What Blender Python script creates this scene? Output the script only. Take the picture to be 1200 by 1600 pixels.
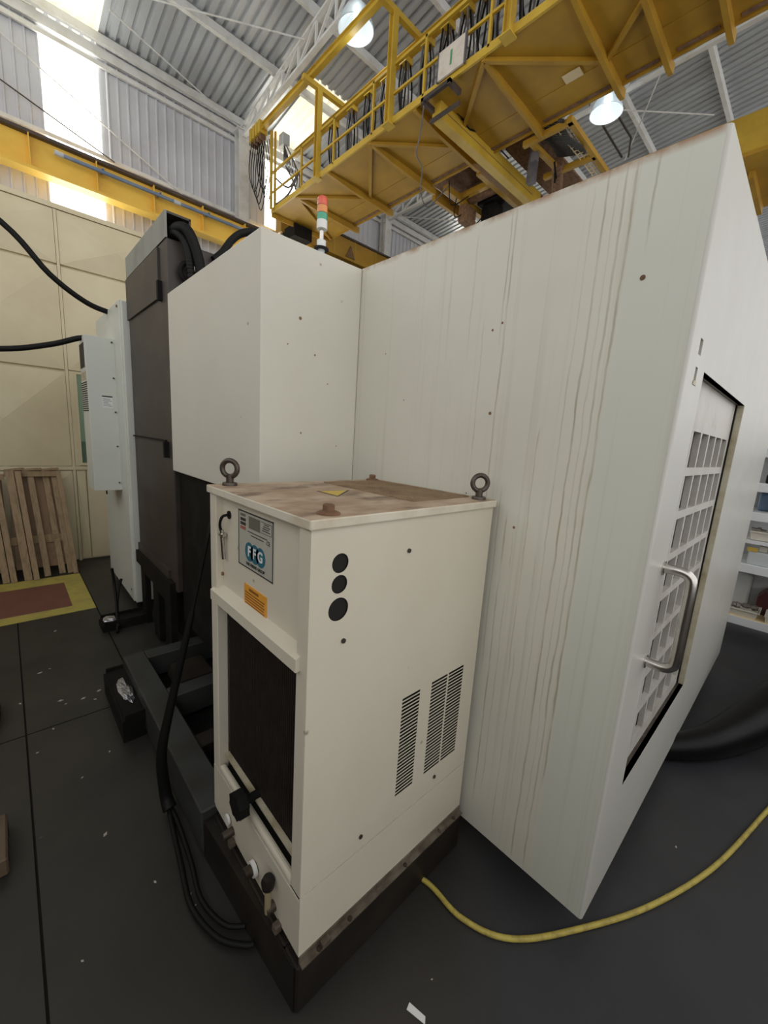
import bpy, bmesh, math, random
from mathutils import Vector, Matrix
random.seed(7)
for o in list(bpy.data.objects):
    bpy.data.objects.remove(o, do_unlink=True)
scn = bpy.context.scene
COL = scn.collection

# ------------------------------------------------------------------ camera
cam_d = bpy.data.cameras.new('camera'); cam = bpy.data.objects.new('camera', cam_d); COL.objects.link(cam)
CR = Matrix(((0.7309426209593638, 0.07850600253331563, -0.6779083215533607),
             (-0.6795416985253177, 0.1751653480985667, -0.7124185432671122),
             (0.06281691516130061, 0.9814040495085329, 0.1813839209463479)))
CC = Vector((-0.4683155542, -0.7190510682, 1.6014824261))
cam.matrix_world = Matrix.Translation(CC) @ CR.to_4x4()
cam_d.sensor_width = 36.0; cam_d.sensor_fit = 'AUTO'; cam_d.lens = 14.0969
cam_d.clip_start = 0.02; cam_d.clip_end = 200
scn.camera = cam

# ------------------------------------------------------------------ light and exposure
world = bpy.data.worlds.new('world'); scn.world = world; world.use_nodes = True
bg = world.node_tree.nodes['Background']
bg.inputs[0].default_value = (1.0, 0.99, 0.97, 1); bg.inputs[1].default_value = 1.3
scn.view_settings.view_transform = 'Standard'; scn.view_settings.look = 'None'
scn.view_settings.gamma = 1.0; scn.view_settings.use_curve_mapping = False
scn.view_settings.exposure = 0.0
LAMP_W = 22.0          # each high bay lamp
WINDOW_E = 6.0          # daylight through the translucent wall sheets
ROOF_E = 0.75           # daylight through the dirty translucent roof sheets

# ------------------------------------------------------------------ materials
MATS = {}
def newmat(name):
    m = bpy.data.materials.new(name); m.use_nodes = True
    nt = m.node_tree; return m, nt, nt.nodes['Principled BSDF']
def N(nt, t, **kw):
    n = nt.nodes.new(t)
    for k, v in kw.items(): setattr(n, k, v)
    return n
def pos_vec(nt, scale=(1, 1, 1)):
    g = N(nt, 'ShaderNodeNewGeometry'); mp = N(nt, 'ShaderNodeMapping')
    mp.inputs['Scale'].default_value = scale
    nt.links.new(g.outputs['Position'], mp.inputs['Vector']); return mp.outputs[0]
def noise(nt, scale, detail=4, vec=None, rough=.6, vscale=(1, 1, 1)):
    n = N(nt, 'ShaderNodeTexNoise'); n.inputs['Scale'].default_value = scale
    n.inputs['Detail'].default_value = detail; n.inputs['Roughness'].default_value = rough
    nt.links.new(vec if vec is not None else pos_vec(nt, vscale), n.inputs['Vector']); return n.outputs['Fac']
def ramp(nt, fac, a, b, ca=(0, 0, 0, 1), cb=(1, 1, 1, 1)):
    r = N(nt, 'ShaderNodeValToRGB'); r.color_ramp.elements[0].position = a; r.color_ramp.elements[1].position = b
    r.color_ramp.elements[0].color = ca; r.color_ramp.elements[1].color = cb
    nt.links.new(fac, r.inputs[0]); return r.outputs[0]
def mix(nt, fac, a, b):
    m = N(nt, 'ShaderNodeMix', data_type='RGBA')
    if isinstance(fac, (int, float)): m.inputs[0].default_value = fac
    else: nt.links.new(fac, m.inputs[0])
    for i, c in ((6, a), (7, b)):
        if isinstance(c, tuple): m.inputs[i].default_value = (*c[:3], 1)
        else: nt.links.new(c, m.inputs[i])
    return m.outputs[2]
def math_(nt, op, a, b):
    m = N(nt, 'ShaderNodeMath', operation=op)
    for i, c in ((0, a), (1, b)):
        if isinstance(c, (int, float)): m.inputs[i].default_value = c
        else: nt.links.new(c, m.inputs[i])
    return m.outputs[0]
def bump(nt, b, h, strength=.2, dist=.01):
    n = N(nt, 'ShaderNodeBump'); n.inputs['Strength'].default_value = strength; n.inputs['Distance'].default_value = dist
    nt.links.new(h, n.inputs['Height']); nt.links.new(n.outputs[0], b.inputs['Normal'])
def simple(name, c, rough=.5, metal=0., c2=None, scale=6, lo=.45, hi=.7, bs=0., spec=.5, emit=None, vscale=(1, 1, 1)):
    m, nt, b = newmat(name)
    b.inputs['Base Color'].default_value = (*c, 1); b.inputs['Roughness'].default_value = rough
    b.inputs['Metallic'].default_value = metal; b.inputs['Specular IOR Level'].default_value = spec
    if c2:
        f = ramp(nt, noise(nt, scale, vscale=vscale), lo, hi)
        nt.links.new(mix(nt, f, c, c2), b.inputs['Base Color'])
    if bs: bump(nt, b, noise(nt, scale * 6), bs)
    if emit:
        b.inputs['Emission Color'].default_value = (*emit[0], 1); b.inputs['Emission Strength'].default_value = emit[1]
    MATS[name] = m; return m
def painted(name, c, dirt=(.30, .22, .14), amount=.35, rough=.42, spots=True, streaks=None, big=1.6):
    """old enamel paint: cloudy stain, rust spots, drip streaks"""
    m, nt, b = newmat(name)
    col = mix(nt, math_(nt, 'MULTIPLY', ramp(nt, noise(nt, big, 6), .42, .75), amount), c, dirt)
    if streaks:
        sep = N(nt, 'ShaderNodeSeparateXYZ'); nt.links.new(pos_vec(nt), sep.inputs[0]); Y, Z = sep.outputs[1], sep.outputs[2]
        # a patch of cleaner, greener repaint towards the front edge
        pr = N(nt, 'ShaderNodeMapRange'); pr.inputs[1].default_value = -.278; pr.inputs[2].default_value = -.292
        nt.links.new(Y, pr.inputs[0]); col = mix(nt, math_(nt, 'MULTIPLY', pr.outputs[0], .55), col, (.57, .60, .535))
        wob = math_(nt, 'MULTIPLY', math_(nt, 'SUBTRACT', noise(nt, 4.5, 5, vscale=(1, 2.5, 1)), .5), .020)
        yy = math_(nt, 'ADD', Y, wob); tot = None
        for y, z0, z1, w, k in streaks:
            d = math_(nt, 'ABSOLUTE', math_(nt, 'SUBTRACT', yy, y), 0)
            a = N(nt, 'ShaderNodeMapRange', interpolation_type='SMOOTHSTEP'); a.inputs[1].default_value = w * .65; a.inputs[2].default_value = w * .1
            nt.links.new(d, a.inputs[0])
            zz = N(nt, 'ShaderNodeMapRange', interpolation_type='SMOOTHSTEP'); zz.inputs[1].default_value = z0 - .06; zz.inputs[2].default_value = z0 + .06; nt.links.new(Z, zz.inputs[0])
            z2 = N(nt, 'ShaderNodeMapRange', interpolation_type='SMOOTHSTEP'); z2.inputs[1].default_value = z1 + .03; z2.inputs[2].default_value = z1 - .03; nt.links.new(Z, z2.inputs[0])
            f = math_(nt, 'MULTIPLY', math_(nt, 'MULTIPLY', a.outputs[0], k), math_(nt, 'MULTIPLY', zz.outputs[0], z2.outputs[0]))
            tot = f if tot is None else math_(nt, 'MAXIMUM', tot, f)
        fine = math_(nt, 'MULTIPLY', ramp(nt, noise(nt, 1.0, 3, vscale=(40, 40, .5)), .56, .72), .22)
        tot = math_(nt, 'MAXIMUM', math_(nt, 'MULTIPLY', tot, ramp(nt, noise(nt, 4.0, 3), .25, .6)), fine)
        col = mix(nt, math_(nt, 'MULTIPLY', tot, .85), col, (.33, .295, .20))
        er = N(nt, 'ShaderNodeMapRange'); er.inputs[1].default_value = 2.318; er.inputs[2].default_value = 2.338; nt.links.new(Z, er.inputs[0])
        col = mix(nt, math_(nt, 'MULTIPLY', er.outputs[0], ramp(nt, noise(nt, 14, 4), .35, .6)), col, (.34, .20, .11))
    if spots:
        v = N(nt, 'ShaderNodeTexVoronoi'); v.inputs['Scale'].default_value = 9
        nt.links.new(pos_vec(nt), v.inputs['Vector'])
        sp = ramp(nt, v.outputs['Distance'], .03, .075, (1, 1, 1, 1), (0, 0, 0, 1))
        sp = math_(nt, 'MULTIPLY', sp, ramp(nt, noise(nt, 4, 2), .52, .62))
        col = mix(nt, math_(nt, 'MULTIPLY', sp, .8), col, (.16, .11, .07))
    nt.links.new(col, b.inputs['Base Color'])
    r = N(nt, 'ShaderNodeMapRange'); r.inputs[3].default_value = rough - .08; r.inputs[4].default_value = rough + .15
    nt.links.new(noise(nt, 5, 3), r.inputs[0]); nt.links.new(r.outputs[0], b.inputs['Roughness'])
    MATS[name] = m; return m

M_MACH = painted('machine_enamel', (.65, .635, .555), amount=.12, rough=.38)
M_SIDE = painted('machine_side_enamel', (.65, .635, .555), amount=.12, rough=.40, streaks=[(.060, .2, 2.33, .007, .8), (.075, 1.95, 2.33, .006, .7), (-.210, .15, 2.33, .007, 1.), (-.255, .15, 2.33, .007, .8), (-.277, .5, 2.33, .008, .9), (-.325, 2.15, 2.33, .007, .9), (.14, 1.45, 2.0, .005, .6),
    (-.105, .8, 1.65, .006, .7), (-.03, .25, 1.36, .006, .9), (-.06, .3, 1.3, .004, .6), (-.15, .3, 1.25, .005, .6), (-.175, .35, 2.3, .005, .5), (.0, .8, 1.45, .006, .7), (-.235, .3, 2.3, .004, .5), (-.12, .2, .9, .005, .6), (.30, 1.9, 2.33, .010, .3), (.2, 1.9, 2.3, .006, .35)])
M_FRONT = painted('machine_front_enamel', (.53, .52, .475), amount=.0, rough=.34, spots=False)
M_CHILL = painted('chiller_enamel', (.65, .60, .49), amount=.16, rough=.42)
M_CAB = painted('cabinet_enamel', (.62, .64, .58), amount=.12, rough=.40, spots=False)
M_DARK = simple('dark_machine_paint', (.038, .031, .026), .5, c2=(.06, .048, .039), scale=3)
M_DARKLID = simple('grey_lid_paint', (.26, .27, .24), .5, c2=(.2, .2, .18))
M_CAST = simple('black_casting', (.006, .0055, .005), .7, c2=(.016, .013, .011), spec=.2)
M_FRAME = simple('grey_frame_paint', (.040, .042, .041), .5, c2=(.022, .020, .018), scale=5, lo=.4, hi=.7)
M_PLINTH = simple('oily_frame_paint', (.014, .011, .009), .5, c2=(.024, .018, .013), scale=5, spec=.3)
M_BLACK = simple('black_rubber', (.005, .0047, .0044), .6, spec=.25)
M_DUCT = simple('black_duct_rubber', (.004, .004, .0045), .38, c2=(.02, .02, .022), scale=40, lo=.62, hi=.75, bs=.1, spec=.18)
M_STEELDK = simple('dark_steel', (.10, .085, .07), .45, .7, c2=(.06, .04, .03), scale=30)
M_CHROME = simple('brushed_steel', (.62, .60, .56), .25, 1., c2=(.5, .47, .42), scale=20)
M_RUST = simple('rusty_steel', (.22, .12, .06), .8, c2=(.10, .05, .03), scale=14)
M_GLASSDK = simple('dark_window_glass', (.045, .036, .028), .10, spec=.45)
M_GRID = simple('door_grille_paint', (.52, .50, .46), .4, c2=(.36, .31, .26), scale=8, lo=.5, hi=.9)
M_ANGLE = simple('dirty_angle_paint', (.17, .145, .11), .5, c2=(.07, .05, .035), scale=14, lo=.4, hi=.65)
M_JAMB = simple('stained_jamb_paint', (.50, .46, .34), .5, c2=(.30, .24, .13), scale=9)
M_RAD = simple('brown_radiator', (.018, .012, .009), .7, c2=(.03, .02, .014), scale=30)
M_HOLE = simple('hole_black', (.006, .005, .004), .8)
M_YEL = simple('crane_yellow', (.60, .40, .045), .45, c2=(.45, .27, .03), scale=2.2, lo=.4, hi=.8)
M_YELDK = simple('old_crane_yellow', (.46, .26, .022), .5, c2=(.34, .185, .018), scale=1.6, lo=.35, hi=.75)
M_YELR = simple('runway_yellow', (.92, .58, .09), .45, c2=(.84, .50, .07), scale=1.5)
M_GALV = simple('galvanised_sheet', (.52, .545, .57), .38, .25, c2=(.40, .41, .42), scale=1.2, lo=.35, hi=.7, vscale=(1, .3, .3))
M_WALLS = simple('painted_wall_sheet', (.60, .61, .655), .5, c2=(.52, .52, .56), scale=.8)
M_WHITES = simple('white_structural_steel', (.72, .72, .70), .5, c2=(.6, .58, .54), scale=3)
M_RAIL = simple('dark_rail_steel', (.07, .055, .05), .5, .3, c2=(.12, .08, .06), scale=5)
M_BLUE = simple('blue_grey_pipe_paint', (.16, .22, .33), .45, c2=(.28, .32, .36), scale=2)
M_WIN = simple('daylight_sheet', (.9, .9, .85), .5, emit=((1.0, .99, .90), WINDOW_E))
M_ROOFT = simple('dirty_daylight_sheet', (.7, .68, .55), .5, c2=(.55, .52, .4), scale=1.5, emit=((.95, .90, .70), ROOF_E))
M_CREAM = simple('cream_panel_paint', (.66, .58, .39), .42, c2=(.56, .47, .30), scale=1.6, lo=.4, hi=.8)
M_GREENGL = None
M_WOOD = simple('pale_pine', (.33, .235, .13), .65, c2=(.22, .145, .075), scale=6, vscale=(6, 6, .8))
M_PLY = simple('brown_hardboard', (.24, .15, .085), .7, c2=(.17, .11, .06), scale=5, vscale=(4, 4, 1))
M_DUSTW = simple('dusty_wire', (.30, .21, .12), .7, c2=(.19, .125, .07), scale=9)
M_WOODB = simple('brown_timber', (.13, .09, .055), .7, c2=(.09, .06, .04), scale=7)
M_YFLOOR = simple('yellow_floor_paint', (.46, .39, .09), .5, c2=(.34, .28, .09), scale=7)
M_RFLOOR = simple('red_oxide_floor_paint', (.19, .075, .055), .5, c2=(.15, .06, .045), scale=6)
M_YHOSE = simple('yellow_hose', (.50, .40, .08), .5, c2=(.32, .25, .06), scale=30)
M_WHITE = simple('white_plastic', (.75, .75, .73), .4)
M_CHIP = simple('pale_paint_chip', (.45, .42, .37), .7)
M_TEAL = simple('teal_print', (.02, .13, .18), .5)
M_PLATE = simple('silver_nameplate', (.44, .43, .37), .4, c2=(.38, .37, .32), scale=20)
M_PRINT = simple('dark_print', (.03, .03, .028), .5)
M_ORANGE = simple('orange_sticker', (.72, .33, .035), .5)
M_ORPRINT = simple('brown_print', (.24, .09, .015), .5)
M_REDPR = simple('red_print', (.35, .10, .08), .5)
M_LCD = simple('grey_display', (.14, .14, .11), .25)
M_STICKY = simple('yellow_sticker', (.58, .40, .06), .5)
M_FOIL = simple('crumpled_foil', (.65, .66, .72), .22, 1., bs=1.0, scale=9)
M_GREY = simple('grey_cable', (.13, .12, .13), .5, c2=(.08, .075, .08), scale=4)
M_LGREY = simple('pale_grey_plastic', (.55, .58, .60), .45)
M_SIGN = simple('weathered_sign_board', (.66, .60, .52), .6, c2=(.56, .48, .40), scale=8)
M_GRPR = simple('green_print', (.10, .30, .15), .6)
M_TAN = simple('tan_plate', (.75, .60, .36), .6)
M_SHELF = simple('white_shelf_enamel', (.74, .76, .79), .35)
M_TRAY = simple('off_white_tray', (.66, .62, .54), .45)
M_PART = simple('machined_parts', (.33, .30, .28), .35, .7, c2=(.16, .13, .12), scale=30)
M_MAROON = simple('dark_maroon_plastic', (.06, .012, .012), .4)
M_GREEN = simple('dark_green_enamel', (.03, .12, .08), .4)
M_PALEGR = simple('pale_green_wall', (.42, .52, .42), .6)
M_BULB = simple('lamp_bulb', (1, 1, 1), .3, emit=((.80, .90, 1.0), 7))
M_MESH = simple('dark_netting', (.06, .055, .05), .7)
M_BLUEP = simple('blue_bin_plastic', (.10, .16, .26), .4)
# translucent lamp shade
m, nt, b = newmat('acrylic_shade'); b.inputs['Base Color'].default_value = (.85, .9, .92, 1); b.inputs['Roughness'].default_value = .3
b.inputs['Transmission Weight'].default_value = .75; M_SHADE = m
def lens(name, c):
    m, nt, b = newmat(name); b.inputs['Base Color'].default_value = (*c, 1); b.inputs['Roughness'].default_value = .2
    b.inputs['Transmission Weight'].default_value = .25; return m
M_LRED = lens('red_lens', (.85, .16, .10)); M_LAMB = lens('amber_lens', (.95, .38, .12)); M_LGRN = lens('green_lens', (.10, .50, .32)); M_LCLR = lens('clear_lens', (.8, .82, .8))
m, nt, b = newmat('window_pane_glass'); b.inputs['Base Color'].default_value = (.75, .9, .82, 1); b.inputs['Roughness'].default_value = .05
b.inputs['Transmission Weight'].default_value = .9; b.inputs['IOR'].default_value = 1.2; M_GREENGL = m
m, nt, b = newmat('sight_tube'); b.inputs['Base Color'].default_value = (.6, .5, .3, 1); b.inputs['Roughness'].default_value = .15
b.inputs['Transmission Weight'].default_value = .5; M_TUBE = m
# floor
m, nt, b = newmat('painted_concrete')
c = mix(nt, ramp(nt, noise(nt, .9, 6), .35, .7), (.017, .0155, .014), (.044, .0395, .0345))
c = mix(nt, math_(nt, 'MULTIPLY', ramp(nt, noise(nt, 3.5, 8, rough=.7), .55, .75), .5), c, (.017, .014, .012))
v = N(nt, 'ShaderNodeTexVoronoi'); v.inputs['Scale'].default_value = 7; nt.links.new(pos_vec(nt), v.inputs['Vector'])
sp = math_(nt, 'MULTIPLY', ramp(nt, v.outputs['Distance'], .02, .06, (1, 1, 1, 1), (0, 0, 0, 1)), ramp(nt, noise(nt, 2.5, 2), .58, .66))
c = mix(nt, math_(nt, 'MULTIPLY', sp, .7), c, (.26, .23, .19))
# bluish grey mixed into the floor on the door side of the machine
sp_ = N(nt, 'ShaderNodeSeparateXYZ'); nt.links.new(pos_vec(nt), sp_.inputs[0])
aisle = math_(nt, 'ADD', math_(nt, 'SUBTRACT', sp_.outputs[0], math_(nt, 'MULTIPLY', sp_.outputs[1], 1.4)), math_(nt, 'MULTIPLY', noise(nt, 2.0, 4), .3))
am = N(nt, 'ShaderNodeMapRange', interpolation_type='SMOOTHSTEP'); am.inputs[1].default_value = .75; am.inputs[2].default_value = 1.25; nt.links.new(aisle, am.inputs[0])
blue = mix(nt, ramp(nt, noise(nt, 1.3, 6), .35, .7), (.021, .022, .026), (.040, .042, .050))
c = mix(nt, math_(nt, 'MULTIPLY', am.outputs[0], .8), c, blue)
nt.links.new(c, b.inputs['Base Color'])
r = N(nt, 'ShaderNodeMapRange'); r.inputs[3].default_value = .30; r.inputs[4].default_value = .62
nt.links.new(noise(nt, 2.2, 5), r.inputs[0]); nt.links.new(r.outputs[0], b.inputs['Roughness'])
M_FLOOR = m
M_JOINT = simple('joint_filler', (.012, .010, .009), .8)
# chiller lid: white enamel under brown oily dust
m, nt, b = newmat('dusty_lid')
c = mix(nt, ramp(nt, noise(nt, 5.5, 7, vscale=(1, 1.6, 1)), .30, .62), (.54, .44, .32), (.33, .215, .135))
c = mix(nt, math_(nt, 'MULTIPLY', ramp(nt, noise(nt, 4.2, 5, vscale=(1, 2.2, 1)), .52, .66), .85), c, (.10, .058, .036))
sep = N(nt, 'ShaderNodeSeparateXYZ'); g = N(nt, 'ShaderNodeNewGeometry'); nt.links.new(g.outputs['Normal'], sep.inputs[0])
up = ramp(nt, sep.outputs[2], .5, .9)
c = mix(nt, up, mix(nt, ramp(nt, noise(nt, 6, 5), .5, .75), (.66, .61, .50), (.50, .42, .30)), c)
nt.links.new(c, b.inputs['Base Color']); b.inputs['Roughness'].default_value = .6
M_LID = m

# ------------------------------------------------------------------ mesh builder
ORG = {}
class MB:
    def __init__(s): s.v = []; s.f = []
    def add(s, vs, fs):
        n = len(s.v); s.v += [Vector(v) for v in vs]; s.f += [[i + n for i in f] for f in fs]; return s
    def box(s, x0, x1, y0, y1, z0, z1):
        return s.add([(x0, y0, z0), (x1, y0, z0), (x1, y1, z0), (x0, y1, z0), (x0, y0, z1), (x1, y0, z1), (x1, y1, z1), (x0, y1, z1)],
                     [(0, 3, 2, 1), (4, 5, 6, 7), (0, 1, 5, 4), (1, 2, 6, 5), (2, 3, 7, 6), (3, 0, 4, 7)])
    def rbox(s, x0, x1, y0, y1, z0, z1, r=.004, seg=2):
        bm = bmesh.new(); t = MB().box(x0, x1, y0, y1, z0, z1)
        vs = [bm.verts.new(v) for v in t.v]
        for f in t.f: bm.faces.new([vs[i] for i in f])
        bmesh.ops.bevel(bm, geom=list(bm.edges), offset=r, segments=seg, affect='EDGES', profile=.5)
        bm.verts.index_update()
        s.add([v.co.copy() for v in bm.verts], [[v.index for v in f.verts] for f in bm.faces]); bm.free(); return s
    def beam(s, p, q, w, h, up=(0, 0, 1)):
        p = Vector(p); q = Vector(q); d = (q - p).normalized(); up = Vector(up)
        if abs(d.dot(up)) > .98: up = Vector((1, 0, 0))
        a = d.cross(up).normalized() * (w / 2); u = a.normalized().cross(d).normalized() * (h / 2)
        vs = [p - a - u, p + a - u, p + a + u, p - a + u, q - a - u, q + a - u, q + a + u, q - a + u]
        return s.add(vs, [(0, 1, 2, 3), (7, 6, 5, 4), (0, 4, 5, 1), (1, 5, 6, 2), (2, 6, 7, 3), (3, 7, 4, 0)])
    def ibeam(s, p, q, w, h, t=.02, up=(0, 0, 1)):
        p = Vector(p); q = Vector(q); up = Vector(up)
        s.beam(p, q, t, h - 2 * t, up)
        s.beam(p + up * (h / 2 - t / 2), q + up * (h / 2 - t / 2), w, t, up); s.beam(p - up * (h / 2 - t / 2), q - up * (h / 2 - t / 2), w, t, up); return s
    def tube(s, pts, r, seg=8, smooth_n=0, cap=True):
        pts = [Vector(p) for p in pts]
        if smooth_n: pts = catmull(pts, smooth_n)
        rs = r if isinstance(r, (list, tuple)) else None
        n = len(pts); base = len(s.v); T = []
        for i in range(n):
            t = (pts[min(i + 1, n - 1)] - pts[max(i - 1, 0)]); T.append(t.normalized() if t.length > 1e-9 else Vector((0, 0, 1)))
        a = T[0].orthogonal().normalized()
        for i in range(n):
            a = (a - T[i] * a.dot(T[i])); a = a.normalized() if a.length > 1e-6 else T[i].orthogonal().normalized()
            b_ = T[i].cross(a)
            rr = (rs[0] + (rs[-1] - rs[0]) * i / (n - 1)) if rs else r
            for k in range(seg):
                th = 2 * math.pi * k / seg
                s.v.append(pts[i] + (a * math.cos(th) + b_ * math.sin(th)) * rr)
        for i in range(n - 1):
            for k in range(seg):
                k2 = (k + 1) % seg
                s.f.append([base + i * seg + k, base + i * seg + k2, base + (i + 1) * seg + k2, base + (i + 1) * seg + k])
        if cap:
            s.f.append([base + k for k in range(seg)][::-1]); s.f.append([base + (n - 1) * seg + k for k in range(seg)])
        return s
    def cyl(s, p, q, r, seg=16): return s.tube([p, q], r, seg)
    def lathe(s, c, prof, seg=24):
        """profile of (radius, height) about a vertical axis"""
        c = Vector(c); base = len(s.v); n = len(prof)
        for r, h in prof:
            for k in range(seg):
                th = 2 * math.pi * k / seg; s.v.append(c + Vector((r * math.cos(th), r * math.sin(th), h)))
        for i in range(n - 1):
            for k in range(seg):
                k2 = (k + 1) % seg; s.f.append([base + i * seg + k, base + i * seg + k2, base + (i + 1) * seg + k2, base + (i + 1) * seg + k])
        return s
    def torus(s, c, R, r, ax=(1, 0, 0), az=(0, 0, 1), n=20, seg=8):
        c = Vector(c); ax = Vector(ax).normalized(); az = Vector(az).normalized()
        pts = [c + (ax * math.cos(2 * math.pi * i / n) + az * math.sin(2 * math.pi * i / n)) * R for i in range(n)]
        nn = ax.cross(az); base = len(s.v)
        for i, p in enumerate(pts):
            d = (p - c).normalized()
            for k in range(seg):
                th = 2 * math.pi * k / seg; s.v.append(p + (d * math.cos(th) + nn * math.sin(th)) * r)
        for i in range(n):
            for k in range(seg):
                i2 = (i + 1) % n; k2 = (k + 1) % seg
                s.f.append([base + i * seg + k, base + i2 * seg + k, base + i2 * seg + k2, base + i * seg + k2])
        return s
    def prism(s, poly, d):
        """extrude a closed 3D polygon by vector d"""
        d = Vector(d); n = len(poly); p = [Vector(v) for v in poly]
        return s.add(p + [v + d for v in p], [list(range(n))[::-1], [n + i for i in range(n)]] + [[i, (i + 1) % n, n + (i + 1) % n, n + i] for i in range(n)])
    def disc(s, c, r, nrm, seg=20):
        c = Vector(c); nrm = Vector(nrm); a = nrm.orthogonal().normalized(); b_ = nrm.cross(a)
        return s.add([c + (a * math.cos(2 * math.pi * k / seg) + b_ * math.sin(2 * math.pi * k / seg)) * r for k in range(seg)], [list(range(seg))])
    def build(s, name, mat, parent=None, smooth=False, origin=None):
        if parent is not None: org = ORG[parent.name]
        elif origin is not None: org = Vector(origin)
        else:
            lo = [min(v[i] for v in s.v) for i in range(3)]; hi = [max(v[i] for v in s.v) for i in range(3)]
            org = Vector(((lo[0] + hi[0]) / 2, (lo[1] + hi[1]) / 2, lo[2]))
        me = bpy.data.meshes.new(name); me.from_pydata([v - org for v in s.v], [], s.f); me.materials.append(mat)
        bm = bmesh.new(); bm.from_mesh(me); bmesh.ops.recalc_face_normals(bm, faces=bm.faces); bm.to_mesh(me); bm.free()
        if smooth:
            for p in me.polygons: p.use_smooth = True
            try: me.set_sharp_from_angle(angle=math.radians(40))
            except Exception: pass
        o = bpy.data.objects.new(name, me); COL.objects.link(o)
        if parent is not None: o.parent = parent
        else: o.location = org
        ORG[o.name] = org.copy(); return o
def catmull(p, n):
    out = []; P = [p[0]] + list(p) + [p[-1]]
    for i in range(1, len(P) - 2):
        for k in range(n):
            t = k / n; a, b_, c, d = P[i - 1], P[i], P[i + 1], P[i + 2]
            out.append(.5 * ((2 * b_) + (c - a) * t + (2 * a - 5 * b_ + 4 * c - d) * t * t + (-a + 3 * b_ - 3 * c + d) * t ** 3))
    out.append(p[-1]); return out
def thing(name, label, cat, loc, group=None):
    o = bpy.data.objects.new(name, None); COL.objects.link(o); o.location = loc; o.empty_display_size = .1
    o['label'] = label; o['category'] = cat
    if group: o['group'] = group
    ORG[o.name] = Vector(loc); return o
def tag(o, label, cat, group=None):
    o['label'] = label; o['category'] = cat
    if group: o['group'] = group
    return o
def struct(o): o['kind'] = 'structure'; return o
def inst(name, me, loc, parent, rot=None, scale=None, mat=None, label=None):
    o = bpy.data.objects.new(name, me); COL.objects.link(o); o.parent = parent
    o.location = Vector(loc) - ORG[parent.name]
    if rot: o.rotation_euler = rot
    if scale: o.scale = scale
    if label: o['label'] = label
    ORG[o.name] = Vector(loc)
    if mat is not None:
        o.material_slots[0].link = 'OBJECT'; o.material_slots[0].material = mat
    return o
def mesh_of(mb, name, mat):
    me = bpy.data.meshes.new(name); me.from_pydata([tuple(v) for v in mb.v], [], mb.f); me.materials.append(mat)
    bm = bmesh.new(); bm.from_mesh(me); bmesh.ops.recalc_face_normals(bm, faces=bm.faces); bm.to_mesh(me); bm.free(); return me
def text(name, s, size, loc, xa, ya, mat, parent, align='CENTER', bold=0.):
    cu = bpy.data.curves.new('text', 'FONT'); cu.body = s; cu.size = size; cu.align_x = align; cu.align_y = 'CENTER'; cu.extrude = .0004; cu.offset = bold
    t = bpy.data.objects.new('text', cu); COL.objects.link(t)
    me = bpy.data.meshes.new_from_object(t.evaluated_get(bpy.context.evaluated_depsgraph_get()))
    bpy.data.objects.remove(t, do_unlink=True)
    xa = Vector(xa); ya = Vector(ya); M = Matrix((xa, ya, xa.cross(ya))).transposed().to_4x4()
    M.translation = Vector(loc) - ORG[parent.name]
    me.transform(M); me.materials.clear(); me.materials.append(mat); me.name = name
    o = bpy.data.objects.new(name, me); COL.objects.link(o); o.parent = parent; ORG[o.name] = ORG[parent.name].copy(); return o
def holed_sheet(a0, a1, b0, b1, holes, put):
    """rectangle [a0,a1]x[b0,b1] with rectangular holes (a,a,b,b); put(a,b) gives the 3D point"""
    A = sorted({a0, a1, *[h[0] for h in holes], *[h[1] for h in holes]}); B = sorted({b0, b1, *[h[2] for h in holes], *[h[3] for h in holes]})
    mb = MB(); idx = {}
    def vi(i, j):
        if (i, j) not in idx: idx[(i, j)] = len(mb.v); mb.v.append(Vector(put(A[i], B[j])))
        return idx[(i, j)]
    for i in range(len(A) - 1):
        for j in range(len(B) - 1):
            ca = (A[i] + A[i + 1]) / 2; cb = (B[j] + B[j + 1]) / 2
            if any(h[0] < ca < h[1] and h[2] < cb < h[3] for h in holes): continue
            mb.f.append([vi(i, j), vi(i + 1, j), vi(i + 1, j + 1), vi(i, j + 1)])
    return mb
def solid(o, t, off=-1):
    m = o.modifiers.new('thickness', 'SOLIDIFY'); m.thickness = t; m.offset = off; return o

# ================================================================== SETTING
YW = 12.7; SH = 1.08; PY_ = 4.85
def zr(y): return 10.44 + .1 * (YW - y)
XS = [.79 + SH * k for k in range(-7, 31)]
X0, X1 = XS[0], XS[-1] + SH
# floor: base slab and the cast bays with open joints
fb = struct(MB().box(X0, X1, -6, YW, -.12, -.012).build('floor', M_JOINT, origin=(0, 0, 0)))
J = .004
xb = [X0, -3.5, -.505, 5.6, 11.2, 16.8, 22.4, X1]; yb = [-6, -2.2, 1.775, 5.7, 9.6, YW]
for i in range(len(xb) - 1):
    for j in range(len(yb) - 1):
        cells = [(xb[i], xb[i + 1])]
        if i == 2 and j == 2: cells = [(xb[i], 0.004), (0.004, xb[i + 1])]
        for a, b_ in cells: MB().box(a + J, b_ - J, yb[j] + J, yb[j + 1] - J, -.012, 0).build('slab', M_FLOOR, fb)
mb = MB(); mb.box(-3.2, 0, 3.31, 3.455, 0, .0015); mb.box(-3.2, 0, 4.13, 4.36, 0, .0015); mb.box(-.148, 0, 3.455, 4.13, 0, .0015)
mb.build('painted_border', M_YFLOOR, fb)['label'] = 'yellow painted border on the floor'
MB().box(-3.2, -.148, 3.455, 4.13, 0, .0012).build('painted_field', M_RFLOOR, fb)['label'] = 'dull red painted rectangle on the floor'
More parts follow.
